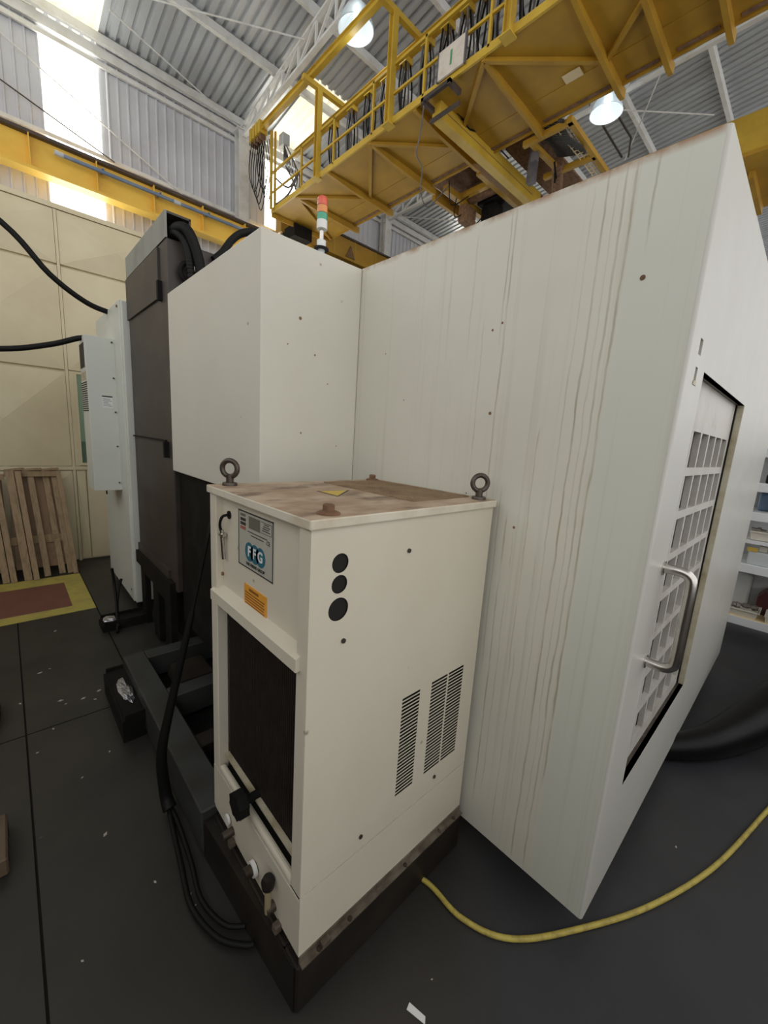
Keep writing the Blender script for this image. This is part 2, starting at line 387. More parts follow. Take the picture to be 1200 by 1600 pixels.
MB().prism([(.245, -.195, 0), (.262, -.190, 0), (.275, -.24, 0), (.262, -.25, 0)], (0, 0, .001)).build('paint_mark', M_WHITE, fb)['label'] = 'short white paint stroke'
# loose pale chips on the floor
mb = MB()
CH = .72
for (x, y, s) in [(-.2, .62, .010), (-.3, .93, .016), (-.33, 1.3, .0095), (-.12, .50, .010), (-.12, .455, .0095), (-.42, .52, .008), (-.42, 2.4, .02), (-.35, 2.0, .02), (-.33, 1.95, .0095), (-.37, 2.42, .0095), (-.25, 1.95, .02),
                  (-.17, 1.98, .02), (-.2, 1.9, .014), (-.14, 1.75, .014), (-.3, 3.0, .02), (-.21, 1.4, .01), (-.05, -.15, .006), (.1, -.3, .006), (1.45, -.6, .0095), (1.2, -.62, .008), (.35, -.2, .005), (-.47, 1.6, .0095), (-.52, 2.1, .014), (-.4, 1.75, .012)]:
    a = random.random() * 6; c, d = math.cos(a) * s * CH, math.sin(a) * s * CH
    mb.prism([(x + c, y + d, 0), (x - d * .5, y + c * .5, 0), (x - c, y - d, 0), (x + d * .6, y - c * .6, 0)], (0, 0, .0012))
o = mb.build('paint_chip', M_CHIP); tag(o, 'loose pale paint chips scattered on the dark floor', 'debris'); o['kind'] = 'stuff'

# corrugated sheets
def sheet_profile(L, wr, d, along, up, n=5):
    """one profiled sheet, ribs running along, rising toward up by d"""
    mb = MB(); p = SH / n; xs = []
    for k in range(n):
        x = k * p; xs += [(x, 0), (x + p - wr - .02, 0), (x + p - wr, d), (x + p - .02, d)]
    xs.append((SH, 0)); base = 0
    along = Vector(along); up = Vector(up)
    for x, h in xs:
        v = Vector((x, 0, 0)) + up * h; mb.v += [v, v + along * L]
    for i in range(len(xs) - 1): mb.f.append([2 * i, 2 * i + 2, 2 * i + 3, 2 * i + 1])
    return mb
wall = struct(MB().box(X0, X1, YW + .12, YW + .16, 0, 10.3).build('wall_back', M_WALLS, origin=(0, YW, 0)))
me_w = mesh_of(sheet_profile(10.4, .045, .03, (0, 0, 1), (0, -1, 0)), 'wall_sheet', M_WALLS)
wins = {0, 5, 14, 20}
nwin = 0
for k, x in enumerate(XS):
    kk = k - 7
    if kk in wins:
        nwin += 1
        w = struct(MB().box(x, x + .001, YW, YW + .001, 0, .001).build('window_%d' % (nwin + 1), M_WIN, origin=(x, YW, 0)))
        w.data = mesh_of(sheet_profile(10.0, .045, .03, (0, 0, 1), (0, -1, 0)), 'daylight_sheet', M_WIN)
    else: inst('sheet', me_w, (x, YW, 0), wall)
for z, h in ((9.9, .10), (7.93, .09), (5.6, .09)): MB().box(X0, X1, YW - .10, YW - .035, z, z + h).build('girt', M_WHITES, wall)
# roof
ceil = struct(MB().box(X0, X1, YW - .02, YW + .3, zr(YW) + .08, zr(YW) + .12).build('ceiling', M_GALV, origin=(0, YW, 10.44)))
s_ = 1 / math.sqrt(1.01); RL1, RL2 = 2.9, 16.1
me_r = mesh_of(sheet_profile(RL1, .075, .055, (0, -s_, .1 * s_), (0, .1 * s_, s_)), 'eave_roof_sheet', M_GALV)
me_r2 = mesh_of(sheet_profile(RL2, .075, .055, (0, -s_, .1 * s_), (0, .1 * s_, s_)), 'roof_sheet', M_GALV)
for k, x in enumerate(XS):
    kk = k - 7
    if kk in (-2, -1, 0, 5, 14, 20): inst('sheet', me_r, (x, YW + .1, 10.43), ceil, mat=M_ROOFT, label='yellowed translucent roof sheet')
    else: inst('sheet', me_r, (x, YW + .1, 10.43), ceil)
    inst('sheet', me_r2, (x, YW + .1 - 2.86 * s_, 10.424 + .286 * s_), ceil)
for y in (12.45, 10.4, 8.55, 6.6, 4.6, 2.75, .9, -1.0, -3.0, -5.0):
    MB().beam((X0, y, zr(y) - .10), (X1, y, zr(y) - .10), .10, .18).build('purlin', M_WHITES, ceil)
MB().box(X0, X1, YW - .12, YW - .04, 10.08, 10.28).build('eave_beam', M_WHITES, ceil)
# unseen low walls added to shade the lower faces; sky light passes above them
struct(MB().box(-3.0, -2.9, -2.5, PY_, 0, 2.3).build('shade_wall_left', M_WOODB))
struct(MB().box(-3.0, 6.0, -2.6, -2.5, 0, 0.9).build('shade_wall_front', M_WOODB))
# far end wall of the hall
we = struct(MB().box(X1, X1 + .1, -6, YW, 0, 12.3).build('wall_right', M_WALLS))

# steel columns and roof trusses
COLX = (5.33, 11.17, 17.01)
COLN = ('just left of the crane walkway end', 'between the crane underside and the white machine top', 'third along the corrugated wall, behind the machine')
for x, wh in zip(COLX, COLN):
    t = thing('steel_column', 'white steel wall column ' + wh, 'column', (x, 12.45, 0), 'white columns along the corrugated wall')
    MB().ibeam((x, 12.45, 0), (x, 12.45, 10.1), .30, .32, .02, (0, 1, 0)).build('shaft', M_WHITES, t)
    MB().box(x - .2, x + .2, 12.25, 12.65, 0, .03).build('base_plate', M_WHITES, t)
    MB().box(x - .2, x + .2, 12.25, 12.66, 10.1, 10.13).build('cap_plate', M_WHITES, t)
TRN = ('rising from the column left of the crane', 'above the crane deck edge near the second lamp', 'farthest along the hall, mostly hidden by the crane')
for x, wh in zip(COLX, TRN):
    t = thing('roof_truss', 'white lattice roof truss ' + wh, 'truss', (x, 12.4, 10.1), 'lattice roof trusses')
    zt = lambda y: zr(y) - .24
    zb = lambda y: 9.98 + .03 * (YW - y)
    MB().beam((x, 12.55, zt(12.55)), (x, -5.8, zt(-5.8)), .10, .06).build('top_chord', M_WHITES, t)
    MB().beam((x, 12.55, zb(12.55) - .03), (x, -5.8, zb(-5.8) - .03), .12, .06).build('bottom_chord', M_WHITES, t)
    y = 12.3; k = 0
    while y > -5:
        MB().beam((x, y, zb(y)), (x, y, zt(y)), .05, .05, (0, 1, 0)).build('vertical', M_WHITES, t)
        MB().beam((x, y, zb(y)), (x, y - .75, zt(y - .75)), .05, .05).build('diagonal', M_WHITES, t)
        y -= .75
# bracing rods
RODS = [((.0, 12.58, 9.55), (5.2, 12.58, 7.2), 'thin white wall brace rod falling across the first daylight sheet', M_WHITES),
        ((.0, 12.56, 8.62), (2.1, 12.56, 7.95), 'dark sloping rod in front of the tall daylight sheet', M_STEELDK),
        ((1.6, 10.95, 10.28), (5.3, 9.0, 10.48), 'thin roof brace rod running to the truss top beside the crane', M_WHITES),
        ((1.9, 11.3, 10.25), (5.2, 12.3, 10.12), 'thin roof brace rod ending low at the truss foot', M_WHITES),
        ((12.1, 4.95, 10.75), (14.6, 2.9, 10.95), 'thin roof rod dropping to the right under the roof right of the second lamp', M_WHITES),
        ((11.3, 3.1, 10.93), (14.6, 5.1, 10.72), 'thin roof rod rising to the right of the second lamp across the other rod', M_WHITES),
        ((11.4, 12.2, 10.15), (15.2, 9.6, 10.45), 'thin rod across the small patch of roof under the crane deck', M_WHITES)]
for a, b_, l, mt in RODS: tag(MB().cyl(a, b_, .016, 8).build('brace_rod', mt), l, 'rod', 'roof and wall brace rods')
# two dark hangers in front of the far roof
t = thing('pipe_hanger', 'dark thin V-shaped hanger frame in front of the roof beside the second lamp', 'hanger', (12.6, 5.0, 9.9))
for a, b_ in (((11.55, 5.02, 10.6), (14.2, 5.05, 10.6)), ((12.0, 4.62, 10.6), (13.5, 4.6, 10.6)), ((13.5, 4.6, 10.6), (14.3, 4.9, 10.6)), ((12.0, 4.62, 10.6), (12.55, 5.02, 10.6))):
    MB().cyl(a, b_, .03, 6).build('rod', M_STEELDK, t)

# crane runway
t = thing('crane_runway', 'orange-yellow crane runway beam in front of the corrugated wall, over the cream partition', 'beam', (8, 12, 6.8))
MB().box(X0, 24, 11.99, 12.01, 6.86, 7.5).build('web', M_YELR, t)
MB().box(X0, 24, 11.83, 12.17, 6.80, 6.86).build('bottom_flange', M_YELR, t)
MB().box(X0, 24, 11.85, 12.15, 7.48, 7.53).build('top_flange', M_RAIL, t)
MB().rbox(X0, 24, 11.96, 12.04, 7.53, 7.60, .01, 1).build('rail', M_RAIL, t)
for k in range(-4, 19):
    x = .406 + 1.19 * k
    MB().box(x - .01, x + .01, 11.84, 11.99, 6.86, 7.48).build('stiffener', M_YELR, t)
t = thing('conduit_pipe', 'blue-grey pipe running along the front of the yellow runway beam', 'pipe', (2.9, 11.78, 7.25))
MB().cyl((.84, 11.78, 7.27), (5.6, 11.78, 7.27), .042, 12).build('pipe', M_BLUE, t, True)
for x in (1.7, 2.9, 4.1, 5.2): MB().box(x - .02, x + .02, 11.72, 11.99, 7.30, 7.33).build('bracket', M_BLUE, t)
for x in (.9, 3.3): MB().cyl((x - .08, 11.78, 7.27), (x + .08, 11.78, 7.27), .05, 12).build('pipe_sleeve', M_LGREY, t, True)

# cream partition of pressed panels
PY = 4.85
pw = struct(MB().box(-3.1, .126, PY + .03, PY + .08, 0, 3.64).box(.60, 2.2, PY + .03, PY + .08, 0, 3.64).box(.126, .60, PY + .03, PY + .08, 0, 1.09).box(.126, .60, PY + .03, PY + .08, 2.09, 3.64).build('wall_partition', M_CREAM, origin=(0, PY, 0)))
pm = MB().add([(0, 0, 0), (1, 0, 0), (1, 0, 1), (0, 0, 1), (.5, -.045, .5), (0, .03, 0), (1, .03, 0), (1, .03, 1), (0, .03, 1)],
              [(0, 1, 4), (1, 2, 4), (2, 3, 4), (3, 0, 4), (0, 5, 6, 1), (1, 6, 7, 2), (2, 7, 8, 3), (3, 8, 5, 0)])
me_p = mesh_of(pm, 'pressed_panel', M_CREAM)
zrow = [(.02, 1.03), (1.085, 2.07), (2.10, 3.10), (3.125, 3.62)]
xcol = [(-3.09, -2.2), (-2.17, -1.24), (-1.21, -.955), (-.93, .055), (.085, 1.06), (1.09, 2.08)]
for zi, (za, zb_) in enumerate(zrow):
    for xi, (xa, xb_) in enumerate(xcol):
        if xi == 4 and zi == 1: continue
        if xi == 4 and zi == 0:
            inst('panel', me_p, (.09, PY, za), pw, scale=(.08, .3, zb_ - za)); inst('panel', me_p, (.18, PY, za), pw, scale=(.88, 1, zb_ - za)); continue
        inst('panel', me_p, (xa, PY, za), pw, scale=(xb_ - xa, 1, zb_ - za))
MB().box(-3.1, 2.2, PY - .015, PY + .08, 3.625, 3.67).build('cap_rail', M_CREAM, pw)
MB().box(-3.1, 2.2, PY - .01, PY + .03, 1.04, 1.08).build('mid_rail', M_CREAM, pw)
MB().box(.058, .082, PY - .006, PY + .03, 0, 3.62).build('cover_strip', M_CREAM, pw)
MB().box(.085, .126, PY - .004, PY + .03, 1.085, 2.09).build('cover_strip', M_CREAM, pw)
w1 = struct(MB().box(.126, .148, PY - .015, PY + .05, 1.09, 2.09).box(.57, .60, PY - .015, PY + .05, 1.09, 2.09).box(.148, .57, PY - .015, PY + .05, 1.09, 1.115).box(.148, .57, PY - .015, PY + .05, 2.065, 2.09).build('window_1', M_CREAM, origin=(.13, PY, 1.09)))
MB().box(.148, .57, PY + .01, PY + .016, 1.115, 2.065).build('pane', M_GREENGL, w1)
wi = struct(MB().box(-.8, 2.2, 6.2, 6.25, 0, 3.6).build('wall_office', M_PALEGR))
t = thing('green_cabinet', 'dark green cabinet seen through the narrow partition window', 'cabinet', (.55, 5.7, 0))
MB().rbox(.2, .9, 5.5, 5.95, 0, 1.32, .02).build('body', M_GREEN, t); MB().box(.22, .88, 5.48, 5.5, .1, 1.28).build('door', M_GREEN, t)
t = thing('paper_stack', 'pale blue stack of papers on the green cabinet behind the window', 'paper', (.5, 5.7, 1.32))
for k in range(4): MB().box(.33 + .01 * k, .63 - .01 * k, 5.55, 5.8, 1.32 + .03 * k, 1.345 + .03 * k).build('sheaf', M_SHELF, t)

# ================================================================== BRIDGE CRANE
DZ = 7.70
cr = thing('overhead_crane', 'yellow overhead travelling crane with railed walkway crossing above the white machine', 'crane', (7.0, 4.0, 7.7))
YA, YB = 11.06, -3.0
MB().box(5.62, 6.98, YB, YA, DZ, DZ + .03).build('walkway_deck', M_YELDK, cr)
MB().box(5.585, 5.625, YB, YA + .02, DZ - .03, DZ + .09).build('edge_angle', M_YEL, cr)['label'] = 'brighter yellow toe board along the deck edge'
MB().box(5.6, 7.75, YA, YA + .03, DZ - .12, DZ + .06).build('end_plate', M_YELDK, cr)
MB().box(7.0, 7.55, YB, 11.0, DZ + .012, DZ + 1.4).build('girder', M_YELDK, cr)
MB().box(6.985, 7.60, YB, 11.0, DZ - .006, DZ + .012).build('girder_flange', M_YELDK, cr)
BY = [9.8, 8.35, 6.85, 5.55, 4.06, 2.65, 1.95, 1.2, -.2]
for y in BY:
    mb = MB(); mb.prism([(5.63, y - .035, DZ), (5.63, y - .035, DZ - .06), (6.3, y - .035, DZ - .12), (7.62, y - .035, DZ - .16), (7.76, y - .035, DZ - .14), (7.76, y - .035, DZ)], (0, .07, 0)); mb.build('cross_bracket', M_YELDK, cr)
nodes = [(9.8, 8.35), (6.85, 8.35), (6.85, 5.55), (4.06, 5.55), (4.06, 2.65), (1.2, 2.65)]
for ya, yb2 in nodes: MB().beam((5.66, ya, DZ - .035), (6.95, yb2, DZ - .035), .07, .06).build('deck_brace', M_YELDK, cr)
MB().beam((5.66, 9.8, DZ - .035), (7.6, 11.0, DZ - .035), .07, .06).build('deck_brace', M_YELDK, cr)
for ya, yb2 in zip(BY[:-1], BY[1:]):
    if ya - yb2 > .5:
        MB().box(7.46, 7.53, yb2 + .12, ya - .12, DZ - .02, DZ - .008).build('flange_strip', M_RUST, cr)['label'] = 'dark strip along the girder flange'  # thin dark strip below the flange between neighbouring brackets
MB().box(7.575, 7.61, YB, 11.0, DZ - .035, DZ + .03).build('flange_edge', M_YELDK, cr)
MB().prism([(6.79, 3.295, DZ - .022), (6.79, 3.012, DZ - .022), (6.975, 3.012, DZ - .022), (6.975, 3.296, DZ - .022)], (0, 0, .012)).build('paper_notice', M_TAN, cr)['label'] = 'pale rectangular notice under the deck'
# handrail
PYS = [10.9, 9.52, 8.12, 6.75, 5.33, 3.95, 2.55, 1.15]
for y in PYS: MB().box(5.585, 5.63, y - .022, y + .022, DZ + .05, 8.70).build('rail_post', M_YEL, cr)
MB().beam((5.61, YA, 8.68), (5.61, YB, 8.68), .05, .05).build('top_rail', M_YEL, cr)
MB().beam((5.61, YA, 8.19), (5.61, YB, 8.19), .04, .04).build('mid_rail', M_YEL, cr)
# festoon masts with cross arms and the two tracks
for y in (8.73, 6.2, 3.58):
    MB().ibeam((5.56, y, DZ - .05), (5.56, y, 9.50), .13, .13, .014, (0, 1, 0)).build('festoon_mast', M_YEL, cr)
    MB().beam((5.12, y, 9.53), (6.32, y, 9.53), .10, .10).build('cross_arm', M_YEL, cr)
    MB().box(5.46, 5.66, y - .1, y + .1, DZ - .06, DZ - .04).build('mast_foot', M_YEL, cr)
MB().ibeam((5.32, 11.55, 9.66), (5.32, 2.0, 9.66), .11, .15, .014).build('outer_track', M_YEL, cr)
MB().ibeam((6.26, 11.0, 9.42), (6.26, 1.5, 9.42), .11, .15, .014).build('inner_track', M_YEL, cr)
MB().box(5.47, 5.53, 10.9, 10.96, DZ, 9.6).build('end_post', M_YEL, cr)
MB().box(5.57, 5.61, 10.86, 10.92, DZ, 9.6).build('end_post', M_YEL, cr)
# end carriage on the runway
MB().rbox(6.3, 11.9, 11.82, 12.18, 7.70, 8.36, .015, 1).build('end_carriage', M_YELDK, cr)
MB().box(6.2, 12.0, 11.78, 12.22, 8.36, 8.42).build('carriage_rail', M_RAIL, cr)
for x in (7.3, 8.3, 9.2, 10.2, 11.2): MB().box(x - .012, x + .012, 11.80, 11.82, 7.70, 8.36).build('carriage_stiffener', M_YEL, cr)
MB().prism([(8.80, 11.80, 7.78), (9.20, 11.80, 7.78), (9.0, 11.80, 8.18)], (0, -.02, 0)).build('lifting_lug', M_RUST, cr)
for x in (6.55, 11.6):
    MB().cyl((x, 11.9, 7.75), (x, 12.1, 7.75), .16, 20).build('wheel', M_RAIL, cr, True)
MB().box(6.3, 6.9, 11.0, 11.6, 7.35, 7.68).build('travel_motor', M_CAST, cr)
# second girder
MB().box(11.0, 11.5, YB, 11.8, 7.72, 8.46).build('girder', M_YEL, cr)
MB().box(10.93, 11.55, YB, 11.8, 7.64, 7.72).build('girder_flange', M_YELDK, cr)
MB().box(11.5, 13.4, YB, 11.0, 7.66, 7.70).build('walkway_deck', M_YELDK, cr)
for y in (4.06, 2.65, 1.3, .6): MB().box(11.55, 13.4, y - .05, y + .05, 7.5, 7.66).build('cross_bracket', M_YELDK, cr)

# slung yellow box beam under the deck
t = thing('slung_beam', 'bright yellow box beam hung crosswise under the crane deck', 'beam', (7.6, 5.2, 7.25))
MB().rbox(5.82, 9.7, 5.08, 5.28, 7.43, 7.78, .008, 1).build('box_section', M_YEL, t)
MB().box(5.78, 5.82, 4.62, 5.30, 7.40, 7.46).box(5.50, 5.56, 4.62, 5.28, 7.58, 7.64).box(5.50, 5.82, 4.62, 4.68, 7.56, 7.64).box(5.50, 5.82, 5.22, 5.28, 7.56, 7.64).build('end_bracket', M_RAIL, t)
MB().tube([(5.84, 5.06, 7.74), (6.4, 5.05, 7.70), (6.7, 5.06, 7.66), (7.2, 5.05, 7.80), (8.1, 5.05, 7.79)], .014, 6, 4).build('cable', M_BLACK, t, True)
MB().box(6.02, 9.3, 5.074, 5.08, 7.575, 7.585).build('weld_seam', M_RUST, t)
tag(MB().tube([(5.56, 5.25, 7.6), (5.62, 5.35, 7.2), (5.7, 5.5, 6.95), (6.4, 6.0, 7.2), (6.9, 6.5, 7.2), (7.6, 6.9, 7.25), (7.75, 6.4, 7.6)], .013, 6, 5).build('hanging_cable', M_GREY, None, True), 'long grey cable drooping under the deck from the slung beam end', 'cable')

# hoist crab and service platform between the girders
t = thing('hoist_crab', 'dark hoist machinery hanging between the crane girders above the machine top', 'hoist', (9.0, 6.2, 7.3))
MB().beam((7.8, 6.55, 7.62), (10.2, 6.55, 7.62), .12, .14).build('frame_beam', M_YELDK, t)
MB().beam((7.8, 5.6, 7.62), (10.2, 5.6, 7.62), .12, .14).build('frame_beam', M_YELDK, t)
MB().beam((8.4, 6.55, 7.66), (8.4, 5.6, 7.66), .12, .12).build('cross_beam', M_YELDK, t)
MB().box(7.95, 10.3, 5.35, 7.2, 8.02, 8.06).build('base_plate', M_RUST, t)
MB().box(7.9, 9.2, 6.95, 7.05, 7.55, 7.8).build('frame_beam', M_YELDK, t)
MB().cyl((8.7, 6.45, 7.80), (8.7, 5.6, 7.80), .20, 20).build('rope_drum', M_RUST, t, True)
MB().cyl((9.4, 6.3, 7.85), (9.4, 5.75, 7.85), .22, 20).build('motor', M_CAST, t, True)
MB().rbox(8.9, 9.9, 5.7, 6.4, 7.62, 7.95, .03).build('gearbox', M_CAST, t)
MB().rbox(8.5, 8.95, 6.42, 6.66, 7.15, 7.55, .03).build('terminal_box', M_RUST, t)
MB().box(9.0, 9.35, 5.9, 6.3, 7.2, 7.6).build('brake_box', M_CAST, t)
for a, b_, c in (((7.75, 6.4, 7.7), (7.9, 6.4, 7.25), (8.4, 6.3, 7.6)), ((8.2, 6.5, 7.6), (8.3, 6.6, 7.2), (8.8, 6.5, 7.55)), ((8.9, 6.5, 7.6), (9.0, 6.5, 7.25), (9.3, 6.4, 7.6))):
    MB().tube([a, b_, c], .013, 6, 6).build('loop_cable', M_BLACK, t, True)
t = thing('service_platform', 'brown railed service platform with dark netting beside the far crane girder', 'platform', (8.5, 3.9, 7.5))
MB().beam((7.62, 3.5, 7.6), (9.6, 3.52, 7.6), .09, .10).build('frame_beam', M_YELDK, t)
MB().beam((7.70, 4.45, 7.6), (7.70, 3.46, 7.6), .09, .10).build('frame_beam', M_YELDK, t)
MB().beam((8.92, 4.6, 7.6), (8.92, 3.5, 7.6), .10, .10).build('frame_beam', M_YELDK, t)
MB().beam((7.75, 4.3, 7.6), (8.95, 4.25, 7.6), .10, .08).build('frame_beam', M_YELDK, t)
MB().beam((8.0, 4.35, 7.4), (8.0, 4.35, 7.95), .12, .12).build('post', M_GREY, t)
MB().beam((8.3, 4.55, 7.2), (8.3, 4.55, 8.0), .16, .14).build('post', M_GREY, t)
mb = MB(); P = lambda a, b_: (7.60 + 1.15 * a, 3.60 + .62 * b_ + .05 * math.sin(7 * a), 7.62 + .34 * b_ * (1 - .5 * a) - .10 * math.sin(math.pi * a))
for k in range(19):
    a = k / 18; mb.tube([P(a, q / 6) for q in range(7)], .014, 4); mb.tube([P(q / 6, a) for q in range(7)], .014, 4)
o = mb.build('netting', M_MESH, t); o['kind'] = 'stuff'
MB().box(7.95, 10.2, 4.25, 5.05, 7.88, 7.92).build('floor_plate', M_RUST, t)
mb = MB()
for k in range(14): mb.box(7.75 + .13 * k, 7.765 + .13 * k, 3.5, 3.80, 7.60, 7.62)
for k in range(4): mb.box(7.7, 9.55, 3.54 + .08 * k, 3.55 + .08 * k, 7.60, 7.62)
mb.build('grating', M_TAN, t)
MB().cyl((8.7, 4.2, 7.65), (9.6, 4.6, 7.5), .12, 12).build('drum', M_RUST, t, True)
for a, b_ in (((8.55, 4.2, 7.6), (8.62, 4.15, 7.3)), ((8.75, 4.3, 7.65), (8.82, 4.28, 7.35))): MB().tube([a, ((a[0] + b_[0]) / 2 + .05, a[1], 7.45), b_], .02, 6, 4).build('hook', M_BLACK, t, True)

# festoon cable bunches hanging from the inner track
fy = [9.1, 8.35, 7.7, 7.15, 6.55, 5.95, 5.45, 5.0, 4.6, 4.2, 3.75, 3.3]
FL = ['bunch of black festoon cables hanging second from the far end', 'pale bunch', '']
names = ['farthest along the walkway by the corrugated wall', 'second from the wall end of the walkway', 'third from the wall end, long black pair', 'fourth from the wall end, between the first two masts',
         'fifth from the wall end, just before the middle mast', 'just past the middle mast', 'left of the board with a green number', 'directly behind the board with a green number',
         'right of the board with a green number', 'second to the right of the numbered board', 'by the mast nearest the camera', 'at the top edge of the photo, nearest the camera']
for i, y in enumerate(fy):
    t = thing('festoon_cable', 'hanging festoon cable bunch ' + names[i], 'cable', (6.26, y, 8.3), 'festoon cable bunches on the crane walkway')
    MB().box(6.16, 6.36, y - .10, y + .10, 9.24, 9.38).build('trolley', M_YEL, t)
    for k in range(3):
        dx = -.07 + .07 * k; w = .10 + .03 * (k % 3); dz = .95 + .16 * ((k * 7 + i * 3) % 4)
        MB().tube([(6.26 + dx, y - .06, 9.25), (6.26 + dx, y - w, 9.25 - dz * .5), (6.27 + dx, y - .02, 9.25 - dz), (6.26 + dx, y + w, 9.25 - dz * .45), (6.26 + dx, y + .06, 9.25)], .019, 6, 4).build('strand', M_GREY if (k + i) % 2 else M_BLACK, t, True)
# end cluster of trolleys and drooping thin cables
t = thing('cable_trolley_cluster', 'cluster of yellow cable trolleys with thin drooping loops at the walkway end', 'cable trolley', (5.32, 11.3, 9.6))
for k in range(4):
    y = 11.62 - .17 * k
    MB().rbox(5.20, 5.44, y - .06, y + .06, 9.50, 9.80, .012, 1).build('trolley', M_YEL, t)
    MB().cyl((5.25, y, 9.44), (5.40, y, 9.44), .06, 12).build('roller', M_RUST, t, True)
for k in range(7):
    y = 11.6 - .07 * k; d = 1.25 + .17 * ((k * 5) % 4); x = 5.25 + .03 * k
    MB().tube([(x, y, 9.5), (x - .06, y + .05, 9.5 - d * .6), (x + .05, y - .08, 9.5 - d), (x + .16, y - .14, 9.5 - d * .55), (x + .10, y - .05, 9.5)], .012, 6, 5).build('loop_cable', M_BLACK, t, True)
t = thing('junction_box', 'pale blue-grey junction box with cable coils by the walkway end post', 'box', (5.85, 10.85, 9.4))
MB().rbox(5.74, 5.96, 10.75, 10.98, 9.36, 9.64, .02).build('box', M_LGREY, t)
for k in range(5):
    MB().tube([(5.85, 10.8, 9.4), (5.95 + .06 * k, 10.6 - .03 * k, 9.0 - .12 * k), (5.90 + .05 * k, 10.5, 8.5 - .1 * k), (5.80 + .05 * k, 10.75, 8.9), (5.84, 10.85, 9.38)], .015, 6, 5).build('coil_cable', M_GREY, t, True)
tag(MB().tube([(5.62, 10.9, 8.5), (5.75, 10.4, 8.15), (5.75, 9.9, 8.35), (5.7, 10.3, 7.95), (5.64, 10.9, 7.86)], .025, 6, 6).build('loose_hose', M_GREY, None, True), 'thick pale cable draped through the handrail at the bright daylight sheet', 'cable')
# numbered board
t = thing('number_board', 'weathered white board with a green number one on the walkway railing', 'sign', (5.55, 4.65, 7.75))
MB().box(5.53, 5.56, 4.37, 4.95, 7.74, 8.16).build('board', M_SIGN, t)
MB().box(5.525, 5.565, 4.36, 4.385, 7.73, 8.17).box(5.525, 5.565, 4.935, 4.96, 7.73, 8.17).build('side_frame', M_GREY, t)
text('number', '1', .30, (5.528, 4.66, 7.95), (0, -1, 0), (0, 0, 1), M_GRPR, t, bold=.006)

# high bay lamps
def highbay(x, y, z, label):
    t = thing('high_bay_lamp', label, 'lamp', (x, y, z))
    MB().lathe((x, y, z), [(.36, 0), (.35, .03), (.31, .17), (.22, .33), (.10, .42), (.10, .43), (.23, .34), (.32, .18), (.365, .03), (.37, 0)], 28).build('shade', M_SHADE, t, True)
    MB().lathe((x, y, z), [(0, .08), (.045, .10), (.065, .18), (.06, .30), (.04, .38), (0, .40)], 14).build('bulb', M_BULB, t, True)
    MB().lathe((x, y, z), [(0, .40), (.10, .41), (.10, .62), (.07, .66), (0, .66)], 16).build('ballast_housing', M_LGREY, t, True)
    MB().cyl((x, y, z + .64), (x, y, zr(y) - .18), .012, 6).build('hanger_rod', M_WHITES, t, True)
    l = bpy.data.lights.new('lamp_light', 'POINT'); l.energy = LAMP_W; l.color = (.90, .96, 1.0); l.shadow_soft_size = .25
    lo = bpy.data.objects.new('lamp_light', l); COL.objects.link(lo); lo.parent = t; lo.location = (0, 0, -.12)
highbay(5.45, 7.25, 9.75, 'white high bay lamp hanging above the crane rail at the top of the photo')
highbay(10.95, 4.3, 9.75, 'white high bay lamp half hidden behind the crane deck above the machine')

# ================================================================== MACHINING CENTER
mc = thing('machining_center', 'large off-white enclosed machining centre with dark column, barred door and rust streaks', 'machine', (2.0, .9, 0))
MX0, MX1, MY0, MY1, MZ0, MZ1 = .768, 3.50, -.461, 2.0, .115, 2.340
MB().box(MX0, MX0 + .02, MY0 + .010, MY1, MZ0, MZ1).build('side_panel', M_SIDE, mc)
# folded corner and front panel with the door opening
OX0, OX1, OZ0, OZ1 = .972, 1.905, .49, 1.838
fp = holed_sheet(MX0 + .010, MX1, MZ0, MZ1, [(OX0, OX1, OZ0, OZ1), (.862, .888, 1.80, 1.835), (.858, .890, 1.865, 1.905)], lambda a, b_: (a, MY0, b_))
solid(fp.build('front_panel', M_FRONT, mc), .018, -1)
MB().tube([(MX0 + .0102, MY0 + .0102, MZ0), (MX0 + .0102, MY0 + .0102, MZ1 - .001)], .0102, 24).build('corner_fold', M_FRONT, mc, True)
MB().box(MX0 + .021, MX1 - .021, MY0 + .02, MY1, MZ1 - .03, MZ1 - .006).build('roof_panel', M_MACH, mc)
MB().box(MX1 - .02, MX1, MY0 + .01, MY1, MZ0, MZ1).build('end_panel', M_MACH, mc)
MB().box(.858, .893, MY0 - .002, MY0 + .004, 1.79, 1.80).box(.86, .89, MY0 + .02, MY0 + .03, 1.79, 1.91).build('latch_plate', M_JAMB, mc)['label'] = 'stained tan latch plate by the door top'
# opening jambs
mb = MB(); DY = -.432
mb.box(OX1 - .003, OX1 + .012, MY0 + .001, DY + .03, OZ0, OZ1); mb.build('door_jamb', M_JAMB, mc)
MB().box(OX0, OX1, MY0 + .001, DY + .03, OZ1, OZ1 + .012).build('door_lintel', M_STEELDK, mc)
MB().box(OX0, OX1, MY0 + .001, DY + .03, OZ0 - .012, OZ0).build('door_sill', M_STEELDK, mc)
